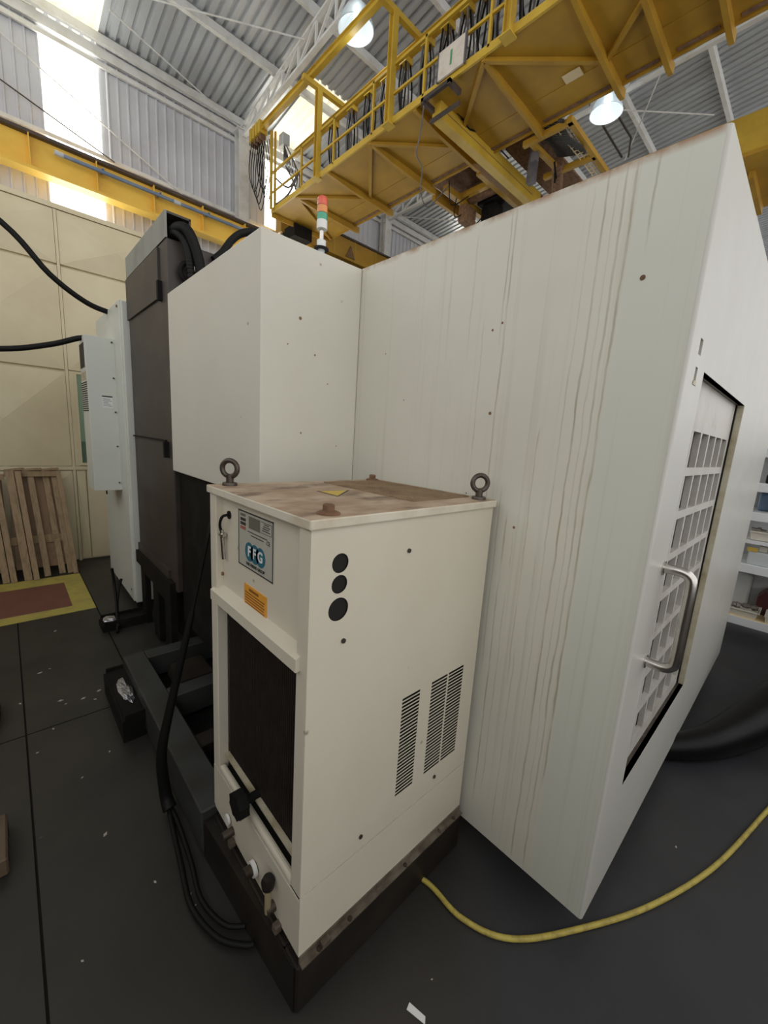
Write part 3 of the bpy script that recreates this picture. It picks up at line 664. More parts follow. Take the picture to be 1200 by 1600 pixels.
# sliding door with square grille
holes = []
cx = [OX0 + .02, 1.005, 1.148, 1.291, 1.434, 1.577, 1.720, 1.845]
zs = [1.700 - .146 * k for k in range(9)]
for i in range(1, 7):
    for j in range(8): holes.append((cx[i] + .011, cx[i] + .132, zs[j + 1] + .014, zs[j] - .014))
d = holed_sheet(OX0 - .03, OX1 - .002, OZ0 - .02, OZ1 + .02, holes, lambda a, b_: (a, DY, b_))
door = solid(d.build('door', M_GRID, mc), .018, -1)
MB().box(OX0 - .03, OX1 - .01, DY + .045, DY + .051, OZ0, OZ1).build('window_pane', M_GLASSDK, door)
MB().box(OX1 - .010, OX1 - .002, DY - .006, DY, OZ0, OZ1).build('rubber_seal', M_BLACK, door)
HY = -.535
MB().tube(catmull([Vector(p) for p in [(.945, MY0, 1.272), (.945, HY + .03, 1.272), (.945, HY + .008, 1.262), (.945, HY, 1.236), (.945, HY, 1.12), (.945, HY, 1.003), (.945, HY + .008, .977), (.945, HY + .03, .967), (.945, MY0, .967)]], 5), .0145, 14).build('handle', M_CHROME, mc, True)['label'] = 'brushed steel pull handle'
for z in (1.272, .967): MB().cyl((.945, MY0 - .004, z), (.945, MY0, z), .022, 16).build('handle_boss', M_CHROME, mc, True)
# rear cover box, column, casting
MB().rbox(.283, .766, .820, 1.992, 1.321, 2.338, .004).build('rear_cover', M_MACH, mc)
MB().rbox(.295, 1.35, 2.02, 3.02, .50, 2.645, .006).build('column', M_DARK, mc)
MB().prism([(.290, 2.02, 2.645), (.290, 3.02, 2.645), (.290, 3.02, 2.785), (.290, 2.02, 2.785)], (.01, 0, 0)).box(.30, .43, 2.9, 3.02, 2.645, 2.785).build('duct_lid', M_DARKLID, mc)['label'] = 'pale grey cable duct lid'
MB().box(.30, .43, 2.02, 3.0, 2.772, 2.784).box(.42, .43, 2.02, 3.0, 2.66, 2.78).build('duct_cover', M_DARK, mc)
MB().box(.282, .296, 2.17, 3.015, 2.350, 2.63).build('cover_plate', M_DARK, mc); MB().box(.270, .296, 2.135, 2.165, 2.33, 2.44).build('plate_clip', M_CAST, mc)
MB().box(.282, .296, 2.14, 3.015, 1.49, 1.50).build('plate_seam', M_CAST, mc); MB().box(.266, .296, 2.10, 2.13, 1.39, 1.49).build('plate_clip', M_CAST, mc)
MB().box(.280, .296, 2.16, 3.015, .52, .62).build('skirt_plate', M_DARK, mc)
col_sk = holed_sheet(2.06, 3.01, .02, .56, [(2.20, 2.36, .02, .40), (2.50, 2.74, .02, .43), (2.86, 3.01, .02, .46)], lambda a, b_: (.300, a, b_))
solid(col_sk.build('column_foot', M_CAST, mc), .04, 1)
MB().box(.42, 1.3, 2.05, 3.0, .0, .5).build('column_base', M_CAST, mc)
MB().rbox(.46, .76, .70, 1.2, .02, 1.31, .01).rbox(.325, .76, 1.2, 2.015, .30, 1.315, .01).build('bed_casting_shade_fill', M_CAST, mc)  # second block added in black to stand in for shade under the cover
MB().box(1.0, 3.3, -.1, 1.95, 0, .13).build('machine_base', M_CAST, mc)
# corrugated hoses from the duct to the cover box
def ribbed(pts, r, n=8):
    P = catmull([Vector(p) for p in pts], n); mb = MB(); mb.tube(P, r * .86, 12)
    for i in range(1, len(P) - 1):
        dd = (P[i + 1] - P[i - 1]).normalized(); mb.cyl(P[i] - dd * .008, P[i] + dd * .008, r, 12)
    return mb
for x, z, r_ in ((.455, 2.06, .007), (.47, 1.60, .004), (.40, 1.95, .003), (.60, 1.82, .003), (.66, 1.55, .003), (.53, 1.93, .004)): MB().disc((x, .8192, z), r_, (0, -1, 0), 8).build('rust_spot', M_RUST, mc)
ribbed([(.335, 2.06, 2.69), (.355, 1.99, 2.705), (.39, 1.94, 2.68), (.43, 1.93, 2.58), (.455, 1.93, 2.45), (.47, 1.93, 2.30)], .030).build('hose', M_BLACK, mc, True)
ribbed([(.33, 2.06, 2.675), (.345, 2.0, 2.675), (.38, 1.96, 2.62), (.40, 1.95, 2.5), (.41, 1.95, 2.32)], .022).build('hose', M_BLACK, mc, True)
ribbed([(.55, 1.99, 2.60), (.60, 1.99, 2.655), (.66, 1.99, 2.745), (.72, 1.97, 2.80), (.80, 1.92, 2.815), (.90, 1.8, 2.75), (.95, 1.7, 2.30)], .022).build('hose', M_BLACK, mc, True)
MB().torus((.41, 1.985, 2.48), .055, .014, (1, 0, 0), (0, 0, 1)).build('hose_clamp', M_CAST, mc, True)
MB().lathe((.425, 1.955, 2.50), [(0, .025), (.018, .018), (.025, 0), (.018, -.018), (0, -.025)], 12).build('drain_plug', M_CHROME, mc, True)
# panel screws and chips on the enclosure
for y, z, r_ in ((-.33, 2.049, .007), (.08, 1.708, .006), (.105, 1.982, .004), (.632, 1.959, .003), (.503, 1.762, .003), (-.061, 1.332, .005), (.07, 2.0, .004), (.145, 1.42, .003)): MB().disc((MX0 - .001, y, z), r_, (-1, 0, 0), 8).build('rust_spot', M_RUST, mc)

# base frame of channels
bf = thing('base_frame', 'oily dark grey steel base frame carrying the chiller beside the machine', 'frame', (.3, .9, 0))
MB().rbox(-.045, .068, .60, 1.94, .02, .20, .006, 1).build('long_channel', M_FRAME, bf)
MB().rbox(.068, .46, 1.84, 1.94, .06, .20, .005, 1).build('cross_channel', M_FRAME, bf)
MB().rbox(.068, .46, 1.36, 1.46, .06, .20, .005, 1).build('cross_channel', M_FRAME, bf)
MB().rbox(.068, .46, .95, 1.04, .06, .18, .005, 1).build('cross_channel', M_PLINTH, bf)
MB().box(.068, .46, 1.0, 1.9, .02, .04).build('drip_tray', M_CAST, bf)
MB().box(.16, .30, 1.52, 1.7, .04, .12).prism([(.14, 1.5, .12), (.32, 1.5, .12), (.32, 1.72, .12), (.14, 1.72, .12)], (.02, .02, .05)).build('tray_block', M_PLINTH, bf)
MB().box(.30, .34, 1.46, 1.84, .06, .10).build('tray_rail', M_PLINTH, bf)
MB().rbox(0, .745, 0, .07, 0, .165, .005, 1).build('plinth_beam', M_PLINTH, bf)
MB().rbox(0, .07, .07, .60, 0, .165, .005, 1).build('plinth_beam', M_PLINTH, bf)
MB().prism([(-.038, .598, 0), (-.003, .012, 0), (-.001, .012, 0), (-.001, .598, 0)], (0, 0, .16)).build('side_filler', M_PLINTH, bf)
MB().rbox(.675, .745, .07, .60, 0, .165, .005, 1).build('plinth_beam', M_PLINTH, bf)
MB().rbox(.07, .745, .55, .62, 0, .165, .005, 1).build('plinth_beam', M_PLINTH, bf)
# levelling brackets with crumpled foil
def bracket(label, y0, y1, x0, x1, z):
    t = thing('leveling_bracket', label, 'bracket', ((x0 + x1) / 2, (y0 + y1) / 2, 0))
    MB().box(x0, x1, y0, y1, z - .012, z).build('plate', M_CAST, t)
    MB().box(x0, x1, y0 - .012, y0, 0, z + .02).build('side_wall', M_CAST, t); MB().box(x0, x1, y1, y1 + .012, 0, z + .02).build('side_wall', M_CAST, t)
    MB().box(x0 - .012, x0, y0 - .012, y1 + .012, 0, z - .01).build('leg', M_CAST, t); MB().box(x1 - .03, x1, y0, y1, 0, z - .012).build('leg', M_CAST, t)
    return t
def foil(t, c, rx, ry, rz):
    mb = MB(); n, k = 10, 6; c = Vector(c); base = []
    for i in range(k + 1):
        for j in range(n):
            ph = math.pi * i / k; th = 2 * math.pi * j / n; q = 1 + random.uniform(-.28, .28)
            mb.v.append(c + Vector((rx * math.sin(ph) * math.cos(th) * q, ry * math.sin(ph) * math.sin(th) * q, rz * math.cos(ph) * q)))
    for i in range(k):
        for j in range(n): mb.f.append([i * n + j, i * n + (j + 1) % n, (i + 1) * n + (j + 1) % n, (i + 1) * n + j])
    o = mb.build('crumpled_foil', M_FOIL, None); return o
t1 = bracket('black levelling bracket on the floor nearest the electrical cabinet', 2.78, 2.93, -.02, .28, .055)
tag(foil(t1, (.03, 2.855, .065), .045, .055, .014), 'crumpled silver foil on the bracket below the electrical cabinet', 'foil')
t2 = bracket('black levelling bracket beside the end of the base frame channel', 1.43, 1.93, -.135, -.047, .13)
tag(foil(t2, (-.088, 1.66, .138), .034, .13, .016), 'crumpled silver foil on the bracket beside the base frame', 'foil')

# signal tower
t = thing('signal_tower', 'slim signal tower with red, amber and green lenses on the machine top', 'lamp', (.664, 1.0, 2.34))
tx, ty = .664, 1.0
MB().cyl((tx, ty, 2.335), (tx, ty, 2.43), .016, 14).build('foot', M_LGREY, t, True); MB().cyl((tx, ty, 2.43), (tx, ty, 2.437), .034, 20).build('gasket', M_BLACK, t, True)
MB().cyl((tx, ty, 2.437), (tx, ty, 2.468), .021, 16).build('collar', M_WHITE, t, True); MB().cyl((tx, ty, 2.468), (tx, ty, 2.515), .010, 12).build('pole', M_CHROME, t, True)
MB().cyl((tx, ty, 2.515), (tx, ty, 2.55), .024, 18).build('base_segment', M_WHITE, t, True)
MB().cyl((tx, ty, 2.55), (tx, ty, 2.578), .023, 18).build('green_lens', M_LGRN, t, True); MB().cyl((tx, ty, 2.58), (tx, ty, 2.608), .023, 18).build('amber_lens', M_LAMB, t, True)
MB().lathe((tx, ty, 2.61), [(.023, 0), (.023, .03), (.018, .036), (0, .037)], 18).build('red_lens', M_LRED, t, True)

# ================================================================== ELECTRICAL CABINET
ec = thing('electrical_cabinet', 'pale grey electrical cabinet with bolted-on cooling unit behind the dark column', 'cabinet', (.6, 3.6, 0))
MB().rbox(.240, 1.15, 3.07, 4.10, .085, 2.500, .006).build('body', M_CAB, ec)
MB().rbox(.252, 1.15, 3.045, 3.075, .075, 2.492, .008).build('door', M_CAB, ec)
for x, y in ((.3, 3.12), (.3, 4.0), (1.05, 3.12), (1.05, 4.0)): MB().cyl((x, y, 0), (x, y, .09), .03, 12).build('foot', M_CAST, ec, True)
MB().cyl((.236, 3.14, .17), (.241, 3.14, .17), .010, 10).build('bolt', M_RUST, ec); MB().cyl((.232, 3.12, 2.46), (.241, 3.12, 2.46), .010, 10).build('bolt', M_RUST, ec)
MB().box(.232, .241, 4.02, 4.05, .88, .98).build('hinge', M_CAST, ec)
cu_ = MB().rbox(.045, .242, 3.30, 3.62, 1.02, 2.245, .004).build('cooling_unit', M_CAB, ec)
MB().box(.043, .046, 3.32, 3.60, 1.98, 2.215).build('filter_frame', M_CAB, cu_); MB().box(.040, .0445, 3.35, 3.57, 2.005, 2.19).build('filter_opening', M_RAD, cu_)
for k in range(14): MB().box(.0425, .0455, 3.32, 3.60, 1.665 + .017 * k, 1.673 + .017 * k).build('vent_slot', M_HOLE, cu_)
MB().box(.043, .046, 3.32, 3.60, 1.91, 1.97).build('rust_patch', M_JAMB, cu_)
MB().box(.135, .207, 3.2985, 3.3005, 1.70, 1.795).build('rating_plate', M_WHITE, cu_); MB().box(.135, .207, 3.298, 3.2995, 1.785, 1.795).build('plate_print', M_PRINT, cu_)
for k in range(5): MB().box(.140, .20 - .012 * (k % 3), 3.298, 3.2995, 1.715 + .013 * k, 1.718 + .013 * k).build('plate_print', M_PRINT, cu_)
for z in (2.215, 1.94, 1.67, 1.39, 1.085): MB().cyl((.222, 3.292, z), (.222, 3.30, z), .007, 10).build('screw', M_STEELDK, cu_)
tag(MB().tube([(-1.6, 3.6, 3.9), (-.9, 3.55, 3.25), (-.369, 3.5, 2.935), (-.12, 3.48, 2.66), (.10, 3.5, 2.52), (.28, 3.52, 2.48), (.32, 3.53, 2.46)], .021, 10, 6).build('power_cable', M_BLACK, None, True), 'thick black cable sagging from the upper left down to the cabinet top', 'cable')
tag(MB().tube([(-1.6, 3.6, 2.02), (-.9, 3.55, 2.02), (-.439, 3.5, 2.066), (-.15, 3.48, 2.15), (.05, 3.45, 2.235), (.12, 3.45, 2.20)], .021, 10, 6).build('power_cable', M_BLACK, None, True), 'lower black cable running level from the left edge to the cooling unit', 'cable')
tag(MB().tube([(.085, 3.0, .43), (.095, 3.0, .3), (.085, 2.9, .15), (.06, 2.75, .03), (.05, 2.7, .010)], .010, 8, 5).tube([(.145, 3.0, .33), (.12, 2.98, .25), (.09, 2.9, .14), (.07, 2.75, .03)], .010, 8, 5).build('cable_tail', M_BLACK, None, True), 'forked black cable tail rising from the floor under the cabinet', 'cable')

# ================================================================== OIL CHILLER
ch = thing('oil_chiller', 'cream sheet-metal oil chiller cabinet with dusty lid standing in front of the big machine', 'chiller', (.37, .31, .165))
LX, LY, LZ = .745, .619, 1.4175
MB().rbox(0, LX, 0, LY, 1.392, LZ, .004).build('lid', M_LID, ch)
# side panel with vents and port holes
put = lambda a, b_: (a, .008, b_)
holes = []; zt, zb = .829, .478
for k in range(28):
    p = (zt - zb) / 28; z = zt - p * k
    for xa, xb_ in ((.351, .432), (.488, .571), (.578, .662)): holes.append((xa, xb_, z - p * .70, z))
ports = ((.092, 1.303, .0245), (.092, 1.250, .0235), (.092, 1.186, .030))
holes += [(px - .035, px + .035, pz - hs, pz + hs) for (px, pz, pr), hs in zip(ports, (.0262, .0262, .0345))]
sp = holed_sheet(.008, LX - .008, .390, 1.393, holes, put)
for (px, pz, pr), hs in zip(ports, (.0262, .0262, .0345)):
    r_ = MB(); ca = math.atan2(hs, .035)
    ths = sorted([2 * math.pi * k / 24 for k in range(24)] + [ca, math.pi - ca, math.pi + ca, 2 * math.pi - ca]); n = len(ths)
    for th in ths:
        c, s = math.cos(th), math.sin(th); q = 1 / max(abs(c) / .035, abs(s) / hs)
        r_.v.append(Vector(put(px + pr * c, pz + pr * s))); r_.v.append(Vector(put(px + q * c, pz + q * s)))
    for k in range(n): k2 = (k + 1) % n; r_.f.append([2 * k, 2 * k + 1, 2 * k2 + 1, 2 * k2])
    sp.add(r_.v, r_.f)
solid(sp.build('side_panel', M_CHILL, ch), .0012, -1)
MB().box(.06, .73, .05, .055, .40, 1.38).build('inner_liner', M_HOLE, ch)
for px, pz, pr in ports: MB().cyl((px, .012, pz), (px, .03, pz), pr * .99, 24).build('port_plug', M_HOLE, ch, True)
MB().box(.008, LX - .008, .008, .012, .192, .387).box(.008, .012, .012, LY - .008, .192, .372).build('base_panel', M_CHILL, ch)
MB().box(.735, .738, .012, LY - .008, .192, 1.392).box(.012, .738, LY - .011, LY - .008, .192, 1.392).build('rear_panel', M_CHILL, ch)
for x, z in ((.328, 1.299), (.111, 1.098), (.212, .436), (.549, .437)):
    MB().lathe((0, 0, 0), [(.008, 0), (.007, .003), (0, .004)], 10)
    MB().cyl((x, .004, z), (x, .008, z), .0065, 10).build('screw', M_STEELDK, ch)
# front frame
MB().rbox(.008, .045, .562, .611, .375, 1.392, .003, 1).rbox(.008, .045, .010, .058, .385, 1.392, .003, 1).build('front_post', M_CHILL, ch)
MB().box(.030, .034, .058, .562, 1.06, 1.392).build('control_panel', M_CHILL, ch)
MB().prism([(-.004, .040, 1.070), (.030, .040, 1.086), (.034, .040, 1.040), (-.004, .040, 1.036)], (0, .545, 0)).build('cross_rail', M_CHILL, ch)
MB().box(.050, .056, .058, .562, .395, 1.05).build('radiator', M_RAD, ch)
mb = MB()
for k in range(46): y = .062 + .0109 * k; mb.box(.046, .050, y, y + .002, .40, 1.045)
mb.build('radiator_fin', M_RAD, ch)['kind'] = 'stuff'
MB().box(.030, .046, .058, .562, .43, .438).build('filter_clip_rail', M_JAMB, ch)
MB().rbox(.008, .030, .060, .560, .372, .402, .008, 2).build('filter_ledge', M_CHILL, ch)
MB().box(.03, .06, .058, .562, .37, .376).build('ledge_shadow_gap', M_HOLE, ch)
# hand knob, drain fittings, sight tube
kb = [(.044 if k % 2 else .037) for k in range(16)]
mb = MB(); mb.prism([(-.034, .327 + kb[k] * math.cos(2 * math.pi * k / 16), .442 + kb[k] * math.sin(2 * math.pi * k / 16)) for k in range(16)], (.032, 0, 0)); mb.cyl((0, .327, .442), (.05, .327, .442), .014, 12)
mb.build('hand_knob', M_BLACK, ch)['label'] = 'black lobed hand knob'
MB().lathe((-.012, .146, .315), [(0, .028), (.014, .024), (.020, .010), (.018, -.010), (.010, -.018), (0, -.018)], 14).build('filler_cap', M_PLINTH, ch, True)
MB().cyl((-.012, .146, .30), (-.012, .146, .215), .010, 12).build('sight_tube', M_TUBE, ch, True)
MB().cyl((-.018, .146, .222), (.01, .146, .222), .016, 12).build('tube_elbow', M_STEELDK, ch, True)
MB().cyl((-.030, .265, .243), (.010, .265, .243), .017, 14).build('pipe_stub', M_STEELDK, ch, True); MB().cyl((-.008, .265, .243), (.004, .265, .243), .024, 14).build('white_flange', M_WHITE, ch, True)
MB().cyl((-.030, .44, .225), (.010, .44, .225), .014, 12).build('pipe_stub', M_STEELDK, ch, True); MB().cyl((-.004, .47, .25), (.004, .47, .25), .018, 12).build('white_flange', M_WHITE, ch, True)
for y in (.10, .42): MB().box(-.012, .008, y, y + .02, .178, .20).build('foot_tab', M_ANGLE, ch)
# mounting angle
MB().box(.010, .735, -.010, .008, .166, .171).box(.010, .735, .004, .010, .166, .192).build('mounting_angle', M_ANGLE, ch)
for x in (.07, .18, .42, .62, .69): MB().cyl((x, -.003, .171), (x, -.003, .175), .007, 10).build('anchor_bolt', M_STEELDK, ch)
for x in (.075, .60): MB().box(x, x + .028, -.012, .01, .171, .187).build('foot_tab', M_ANGLE, ch)
# thermostat probe in its clip
MB().tube([(.030, .505, 1.334), (.012, .507, 1.332), (.008, .520, 1.318), (.010, .533, 1.296), (.014, .534, 1.278)], .0045, 8, 5).build('probe_cable', M_BLACK, ch, True)
MB().cyl((.026, .505, 1.334), (.031, .505, 1.334), .013, 16).build('cable_grommet', M_BLACK, ch, True)
MB().cyl((.016, .534, 1.282), (.020, .529, 1.185), .0065, 10).build('probe', M_CHROME, ch, True); MB().rbox(.010, .028, .520, .548, 1.258, 1.272, .003, 1).build('probe_clip', M_CHROME, ch)
MB().cyl((.024, .560, 1.125), (.031, .560, 1.125), .006, 10).build('screw', M_RUST, ch)
# nameplate
FX = .0295; XA, YAx = (0, -1, 0), (0, 0, 1)
np_ = MB().box(.0275, .030, .216, .433, 1.198, 1.367).build('nameplate', M_PLATE, ch)
mb = MB()
for a, b_, c, d in ((.216, .433, 1.198, 1.2015), (.216, .433, 1.3635, 1.367), (.216, .2195, 1.198, 1.367), (.4295, .433, 1.198, 1.367)): mb.box(.0268, .0276, a, b_, c, d)
mb.build('plate_border', M_PRINT, np_)
MB().box(.0268, .0276, .292, .362, 1.322, 1.357).build('display', M_LCD, np_)
for k, mt in enumerate((M_PRINT, M_PRINT, M_REDPR)): MB().rbox(.0268, .0277, .383, .418, 1.345 - .0125 * k - .009, 1.345 - .0125 * k, .0003, 1).build('key', mt, np_)
MB().box(.0268, .0276, .385, .418, 1.350, 1.358).build('key_heading', M_LCD, np_)
mb = MB()
for a, b_, c, d in ((.225, .288, 1.324, 1.3252), (.225, .288, 1.3545, 1.356), (.225, .2262, 1.324, 1.356)): mb.box(.0270, .0276, a, b_, c, d)
for k in range(4): mb.box(.0270, .0276, .235 + .006 * (k % 2), .28 - .004 * k, 1.331 + .006 * k, 1.3335 + .006 * k)
for k, (a, b_) in enumerate(((.25, .37), (.27, .35))): mb.box(.0270, .0276, a, b_, 1.310 - .009 * k, 1.3125 - .009 * k)
mb.build('panel_print', M_PRINT, np_)
for y in (.358, .323, .288): MB().cyl((.0268, y, 1.251), (.0276, y, 1.251), .0285, 24).build('logo_disc', M_TEAL, np_)
for s, y in (('F', .358), ('F', .325), ('G', .289)): text('logo_letter', s, .042, (.0266, y, 1.251), XA, YAx, M_WHITE, ch, bold=.0012)
text('logo_caption', 'FAIR FRIEND GROUP', .0125, (.0270, .321, 1.213), XA, YAx, M_PRINT, ch, bold=.0003)
text('approval_mark', 'CE', .017, (.0270, .243, 1.302), XA, YAx, M_PRINT, ch)
# orange notice
on = MB().box(.0275, .030, .252, .394, 1.078, 1.146).build('orange_sticker', M_ORANGE, ch); on['label'] = 'orange notice sticker with brown print'
MB().box(.0268, .0276, .30, .36, 1.131, 1.139).build('notice_heading', M_ORPRINT, on)
for k in range(6):
    a = .262 + .004 * (k % 2); MB().box(.0268, .0276, a + .012 * (k == 5), .386, 1.121 - .0085 * k, 1.1245 - .0085 * k).build('notice_line', M_ORPRINT, on)
# lid fittings
def eyebolt(x, y, ax, name_label):
    o = MB().torus((x, y, LZ + .055), .026, .0085, ax, (0, 0, 1), 24, 10).cyl((x, y, LZ), (x, y, LZ + .034), .012, 14).lathe((x, y, LZ), [(0, .0095), (.022, .0095), (.024, .004), (.024, 0)], 20).build('lifting_eye', M_STEELDK, ch, True)
eyebolt(.060, .575, (.62, -.78, 0), ''); eyebolt(.692, .040, (.80, -.6, 0), '')
for x, y in ((.076, .042), (.690, .585)):
    MB().lathe((x, y, LZ), [(.028, 0), (.028, .004), (.022, .007), (.014, .008)], 20).lathe((x, y, LZ + .006), [(.014, 0), (.014, .016), (.011, .018), (0, .018)], 12).build('lid_bolt', M_RUST, ch, True)
st = MB().prism([(.385, .356, LZ), (.262, .37, LZ), (.259, .252, LZ)], (0, 0, .0008)).build('warning_sticker', M_PRINT, ch)
MB().prism([(.371, .352, LZ + .0008), (.268, .362, LZ + .0008), (.265, .262, LZ + .0008)], (0, 0, .0004)).build('sticker_face', M_STICKY, st)['label'] = 'yellow triangular warning face'
gx0, gx1, gy0, gy1 = .42, .705, .09, .56
MB().box(gx0, gx1, gy0, gy1, LZ - .001, LZ + .0006).build('fan_opening', M_RUST, ch)
mb = MB()
for k in range(30): x = gx0 + (gx1 - gx0) * k / 29; mb.box(x - .0015, x + .0015, gy0, gy1, LZ + .0005, LZ + .003)
for k in range(44): y = gy0 + (gy1 - gy0) * k / 43; mb.box(gx0, gx1, y - .0015, y + .0015, LZ + .0008, LZ + .0035)
o = mb.build('fan_grille', M_DUSTW, ch); o['label'] = 'brown dusty wire grille in the lid'; o['kind'] = 'stuff'

# hoses on the floor
tag(MB().tube([(.25, -.30 + .6, .0095), (.50, .10, .0095), (.54, -.023, .0095), (.545, -.169, .0095), (.624, -.311, .0095), (.83, -.45, .0095), (1.109, -.595, .0095), (1.482, -.728, .0095), (2.001, -.847, .0095), (2.45, -.95, .0095), (3.1, -1.35, .0095), (3.6, -2.1, .0095)][1:], .0088, 10, 8).build('yellow_hose', M_YHOSE, None, True), 'yellow hose curving across the dark floor past the machine corner', 'hose')
t = thing('black_hose', 'black cable sleeve hanging behind the chiller and coiling onto the floor', 'hose', (-.08, .8, 0))
MB().tube([(.16, .93, 1.36), (.108, .90, 1.193), (.067, .90, 1.006), (.03, .90, .84)], .008, 8, 6).build('thin_cable', M_BLACK, t, True)
MB().tube([(.035, .90, .86), (.007, .90, .744), (-.062, .90, .455), (-.098, .90, .268), (-.09, .90, .08), (-.085, .86, .03)], [.010, .027], 12, 6).build('sleeve', M_BLACK, t, True)
MB().tube([(-.085, .88, .03), (-.095, .80, .018), (-.115, .62, .016), (-.132, .45, .016), (-.10, .31, .016), (-.044, .235, .016), (-.02, .22, .016)], .009, 10, 6).build('floor_loop', M_BLACK, t, True)
MB().tube([(-.08, .88, .03), (-.075, .78, .016), (-.085, .60, .016), (-.10, .45, .016), (-.07, .33, .016), (-.02, .28, .016)], .008, 10, 6).build('floor_loop', M_BLACK, t, True)
tag(MB().tube([(1.70, -.10, .050), (1.98, -.40, .056), (2.18, -.565, .078), (2.38, -.66, .10), (2.58, -.745, .14), (2.80, -.84, .20), (3.3, -1.05, .34), (4.0, -1.4, .36)], [.042, .175], 24, 10).build('black_duct', M_DUCT, None, True), 'fat black rubber duct lying on the floor beyond the barred door', 'duct')

# ================================================================== SHELF UNIT
S0, S1, SY0, SY1 = 4.30, 4.85, -1.9, -.28
sh = thing('shelf_unit', 'white steel shelf unit with trays of parts beyond the machine', 'shelf', (4.55, -1.1, 0))
for z in (.205, .695, 1.165, 1.42, 1.72):
    MB().box(S0, S1, SY0, SY1, z - .075, z - .004).build('shelf_board', M_SHELF, sh)
    MB().box(S0 + .01, S1 - .01, SY0 + .01, SY1 - .01, z - .004, z).build('shelf_liner', M_TAN if z < .3 else M_SHELF, sh)
for x in (S0 + .02, S1 - .02):
    for y in (SY0 + .02, SY1 - .02): MB().box(x - .02, x + .02, y - .02, y + .02, 0, 1.95).build('upright', M_SHELF, sh)
MB().box(S1 - .012, S1, SY0, SY1, .1, 1.9).build('back_panel', M_SHELF, sh)
def tray(name, label, cat, x, y, z, w, d, h, mt, parts=True, grp=None):
    t = thing(name, label, cat, (x, y, z), grp)
    mb = MB(); a = .012
    o0 = [(x - w / 2, y - d / 2), (x + w / 2, y - d / 2), (x + w / 2, y + d / 2), (x - w / 2, y + d / 2)]; i0 = [(x + (p - x) * .86, y + (q - y) * .86) for p, q in o0]
    n = 4; vs = [(p, q, z) for p, q in i0] + [(p, q, z + h) for p, q in o0] + [(x + (p - x) * .92, y + (q - y) * .94, z + h) for p, q in o0] + [(x + (p - x) * .80, y + (q - y) * .82, z + .006) for p, q in i0]
    fs = [(0, 3, 2, 1), (12, 13, 14, 15)]
    for r in range(3):
        for k in range(4): fs.append((r * 4 + k, r * 4 + (k + 1) % 4, (r + 1) * 4 + (k + 1) % 4, (r + 1) * 4 + k))
    mb.add(vs, fs); mb.build('body', mt, t)
    MB().box(x - w / 2 - .008, x + w / 2 + .008, y - d / 2 - .008, y - d / 2 + .004, z + h - .012, z + h).box(x - w / 2 - .008, x - w / 2 + .004, y - d / 2, y + d / 2, z + h - .012, z + h).build('rim', mt, t)
    return t
def part_piece(label, x, y, z, r, L, a):
    d = Vector((math.cos(a) * .3, math.sin(a), random.uniform(-.05, .12))) * L / 2; c = Vector((x, y, z))
    o = MB().cyl(c - d, c + d, r, 10).cyl(c - d * .3, c + d * .2, r * 1.6, 10).build('machined_part', M_PART, None)
    return tag(o, label, 'metal part', 'machined parts in the shelf trays')
GT = 'trays on the white shelf'
tray('parts_tray', 'off-white tray of turned metal parts at the machine end of the bottom shelf', 'tray', 4.43, -.50, .205, .22, .20, .07, M_TRAY, grp=GT)
tray('parts_tray', 'off-white tray cut by the right edge on the bottom shelf', 'tray', 4.43, -.74, .205, .22, .20, .07, M_TRAY, grp=GT)
tray('parts_tray', 'off-white tray with small brown parts on the third shelf', 'tray', 4.42, -.52, .92, .20, .20, .08, M_TRAY, grp=GT)
MB_ = MB().box(S0, S1, SY0, SY1, .885, .915).build('shelf_board', M_SHELF, sh)
for lb, x, y, z, r, L, a in (('long turned steel shaft lying across the bottom shelf tray nearest the machine', 4.42, -.50, .29, .014, .19, 1.3),
    ('short dark flanged part at the machine end of the bottom shelf tray', 4.38, -.44, .285, .020, .08, 2.4), ('stubby turned part at the far end of the bottom shelf tray', 4.43, -.56, .285, .018, .09, .6),
    ('small brown metal part leaning left in the third shelf tray', 4.40, -.47, 1.0, .018, .10, 1.5), ('rusty ring-shaped part lying on the right in the third shelf tray', 4.41, -.57, 1.0, .022, .07, 2.8)):
    part_piece(lb, x, y, z, r, L, a)
t = thing('grey_bin', 'pale grey bin with a yellow tag on the second shelf', 'bin', (4.42, -.56, .695))
MB().rbox(4.33, 4.5, -.86, -.44, .695, .815, .01).build('body', M_LGREY, t); MB().box(4.325, 4.33, -.50, -.43, .815, .85).build('tag', M_STICKY, t)
tag(MB().rbox(4.36, 4.5, -.56, -.50, .816, .87, .008).build('white_carton', M_TRAY, None), 'small white carton on the grey bin', 'carton')
tag(MB().rbox(4.36, 4.5, -.70, -.58, .816, .90, .02).build('black_case', M_BLACK, None), 'small black case on the grey bin beside the white carton', 'case')
tag(MB().prism([(4.55, -.56, .205), (4.55, -.95, .205), (4.55, -.95, .46), (4.55, -.74, .47), (4.55, -.60, .42), (4.55, -.56, .36)], (.2, 0, 0)).build('maroon_crate', M_MAROON, None), 'dark maroon rounded crate behind the bottom shelf trays', 'crate')
tag(MB().rbox(4.70, 4.82, -.50, -.36, .205, .52, .02).build('grey_canister', M_LGREY, None), 'translucent grey canister at the back of the bottom shelf', 'canister')
tag(MB().rbox(4.50, 4.8, -.70, -.42, 1.165, 1.33, .02).build('dark_toolbox', M_BLUEP, None), 'dark blue-black toolbox on the shelf below the top boards', 'toolbox')
tag(MB().lathe((4.46, -.55, 1.165), [(0, 0), (.05, 0), (.05, .04), (.03, .05), (.03, .09), (0, .09)], 14).build('machined_part', M_PART, None, True), 'flanged steel part in front of the dark blue toolbox', 'metal part')
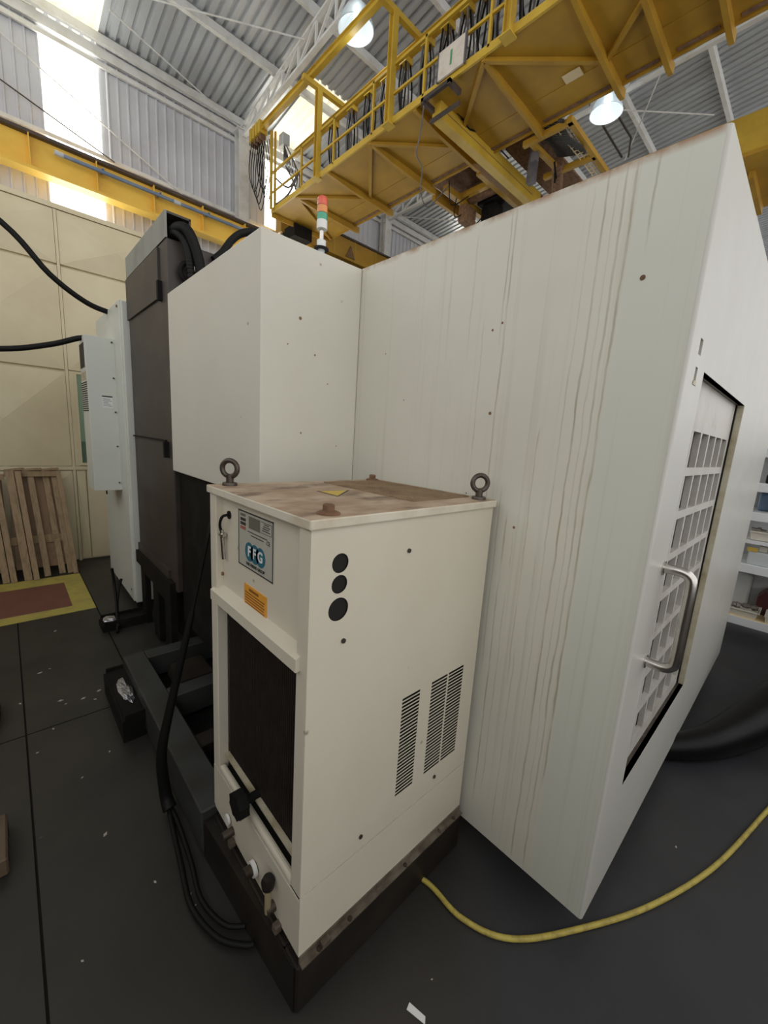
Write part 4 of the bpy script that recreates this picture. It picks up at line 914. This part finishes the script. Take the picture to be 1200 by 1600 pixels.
tag(MB().rbox(4.36, 4.60, -.66, -.44, 1.42, 1.50, .015).rbox(4.40, 4.5, -.62, -.5, 1.5, 1.55, .01).build('black_tool_head', M_BLACK, None), 'black tool head on the upper shelf next to the machine edge', 'tool')
tag(MB().rbox(4.36, 4.60, -.80, -.46, 1.57, 1.64, .01).build('blue_tray', M_BLUEP, None), 'pale blue tray above the black tool head', 'tray')

# ================================================================== LEFT SIDE: PALLETS AND BLOCKS
def pallet(label, x0, x1, xs, top=1.02, yb_=4.40, yt=4.69, sheet=True):
    t = thing('wooden_pallet', label, 'pallet', ((x0 + x1) / 2, 4.6, 0), 'pallets leaning on the cream wall')
    P = lambda x, f, off=0: Vector((x, yb_ + (yt - yb_) * f + off, top * f))
    for x, w, off in xs: MB().beam(P(x + .06, .0, off), P(x, 1.0, off), w, .035, (0, 1, 0)).build('plank', M_WOOD, t)
    MB().box(x0, x1, yt - .05, yt - .01, top - .055, top).build('top_plank', M_WOOD, t)
    MB().beam(P((x0 + x1) / 2, .35, .02) - Vector(((x1 - x0) / 2, 0, 0)), P((x0 + x1) / 2, .35, .02) + Vector(((x1 - x0) / 2, 0, 0)), .02, .08).build('cross_plank', M_WOOD, t)
    if sheet: MB().prism([P(x0 + .02, .08, .04), P(x1 - .02, .08, .04), P(x1 - .02, .98, .04), P(x0 + .02, .98, .04)], (0, .006, 0)).build('backing_sheet', M_PLY, t)
pallet('pale wooden pallet leaning at the left edge of the photo', -1.25, -.50, [(-1.2, .06, 0), (-.95, .07, 0), (-.74, .045, -.02), (-.62, .05, -.02), (-.565, .045, -.03)])
pallet('wooden pallet leaning nearest the partition window', -.50, -.075, [(-.46, .06, -.05), (-.40, .045, -.07), (-.31, .05, 0), (-.19, .05, .03), (-.115, .065, .01), (-.085, .04, -.03)], 1.05, 4.42, 4.70)
for i, (x, y, z, a, l) in enumerate([(-.42, 4.66, 1.058, .3, 'left'), (-.29, 4.67, 1.058, -.2, 'middle'), (-.15, 4.67, 1.058, .1, 'right')]):
    tag(MB().beam((x - .07, y - .03 * a, z), (x + .07, y + .06 * a, z + .015), .05, .018).build('wood_offcut', M_WOOD, None), l + ' one of the three pale wood offcuts lying on top of the leaning pallets', 'offcut', 'offcuts on the pallets')
def block(label, x0, x1, y0, y1, z):
    t = thing('timber_block', label, 'block', ((x0 + x1) / 2, (y0 + y1) / 2, 0))
    MB().rbox(x0, x1, y0, y1, 0, z, .006, 1).build('beam', M_WOODB, t)
    for k in range(3): MB().box(x1 - .001, x1 + .001, y0 + (y1 - y0) * (k + .8) / 4, y0 + (y1 - y0) * (k + .8) / 4 + .003, .01, z - .01).build('crack', M_HOLE, t)
block('brown timber block at the left edge, nearer the camera', -1.1, -.575, .97, 1.20, .07)
block('brown timber block at the left edge, farther from the camera', -1.2, -.600, 1.93, 2.15, .07)
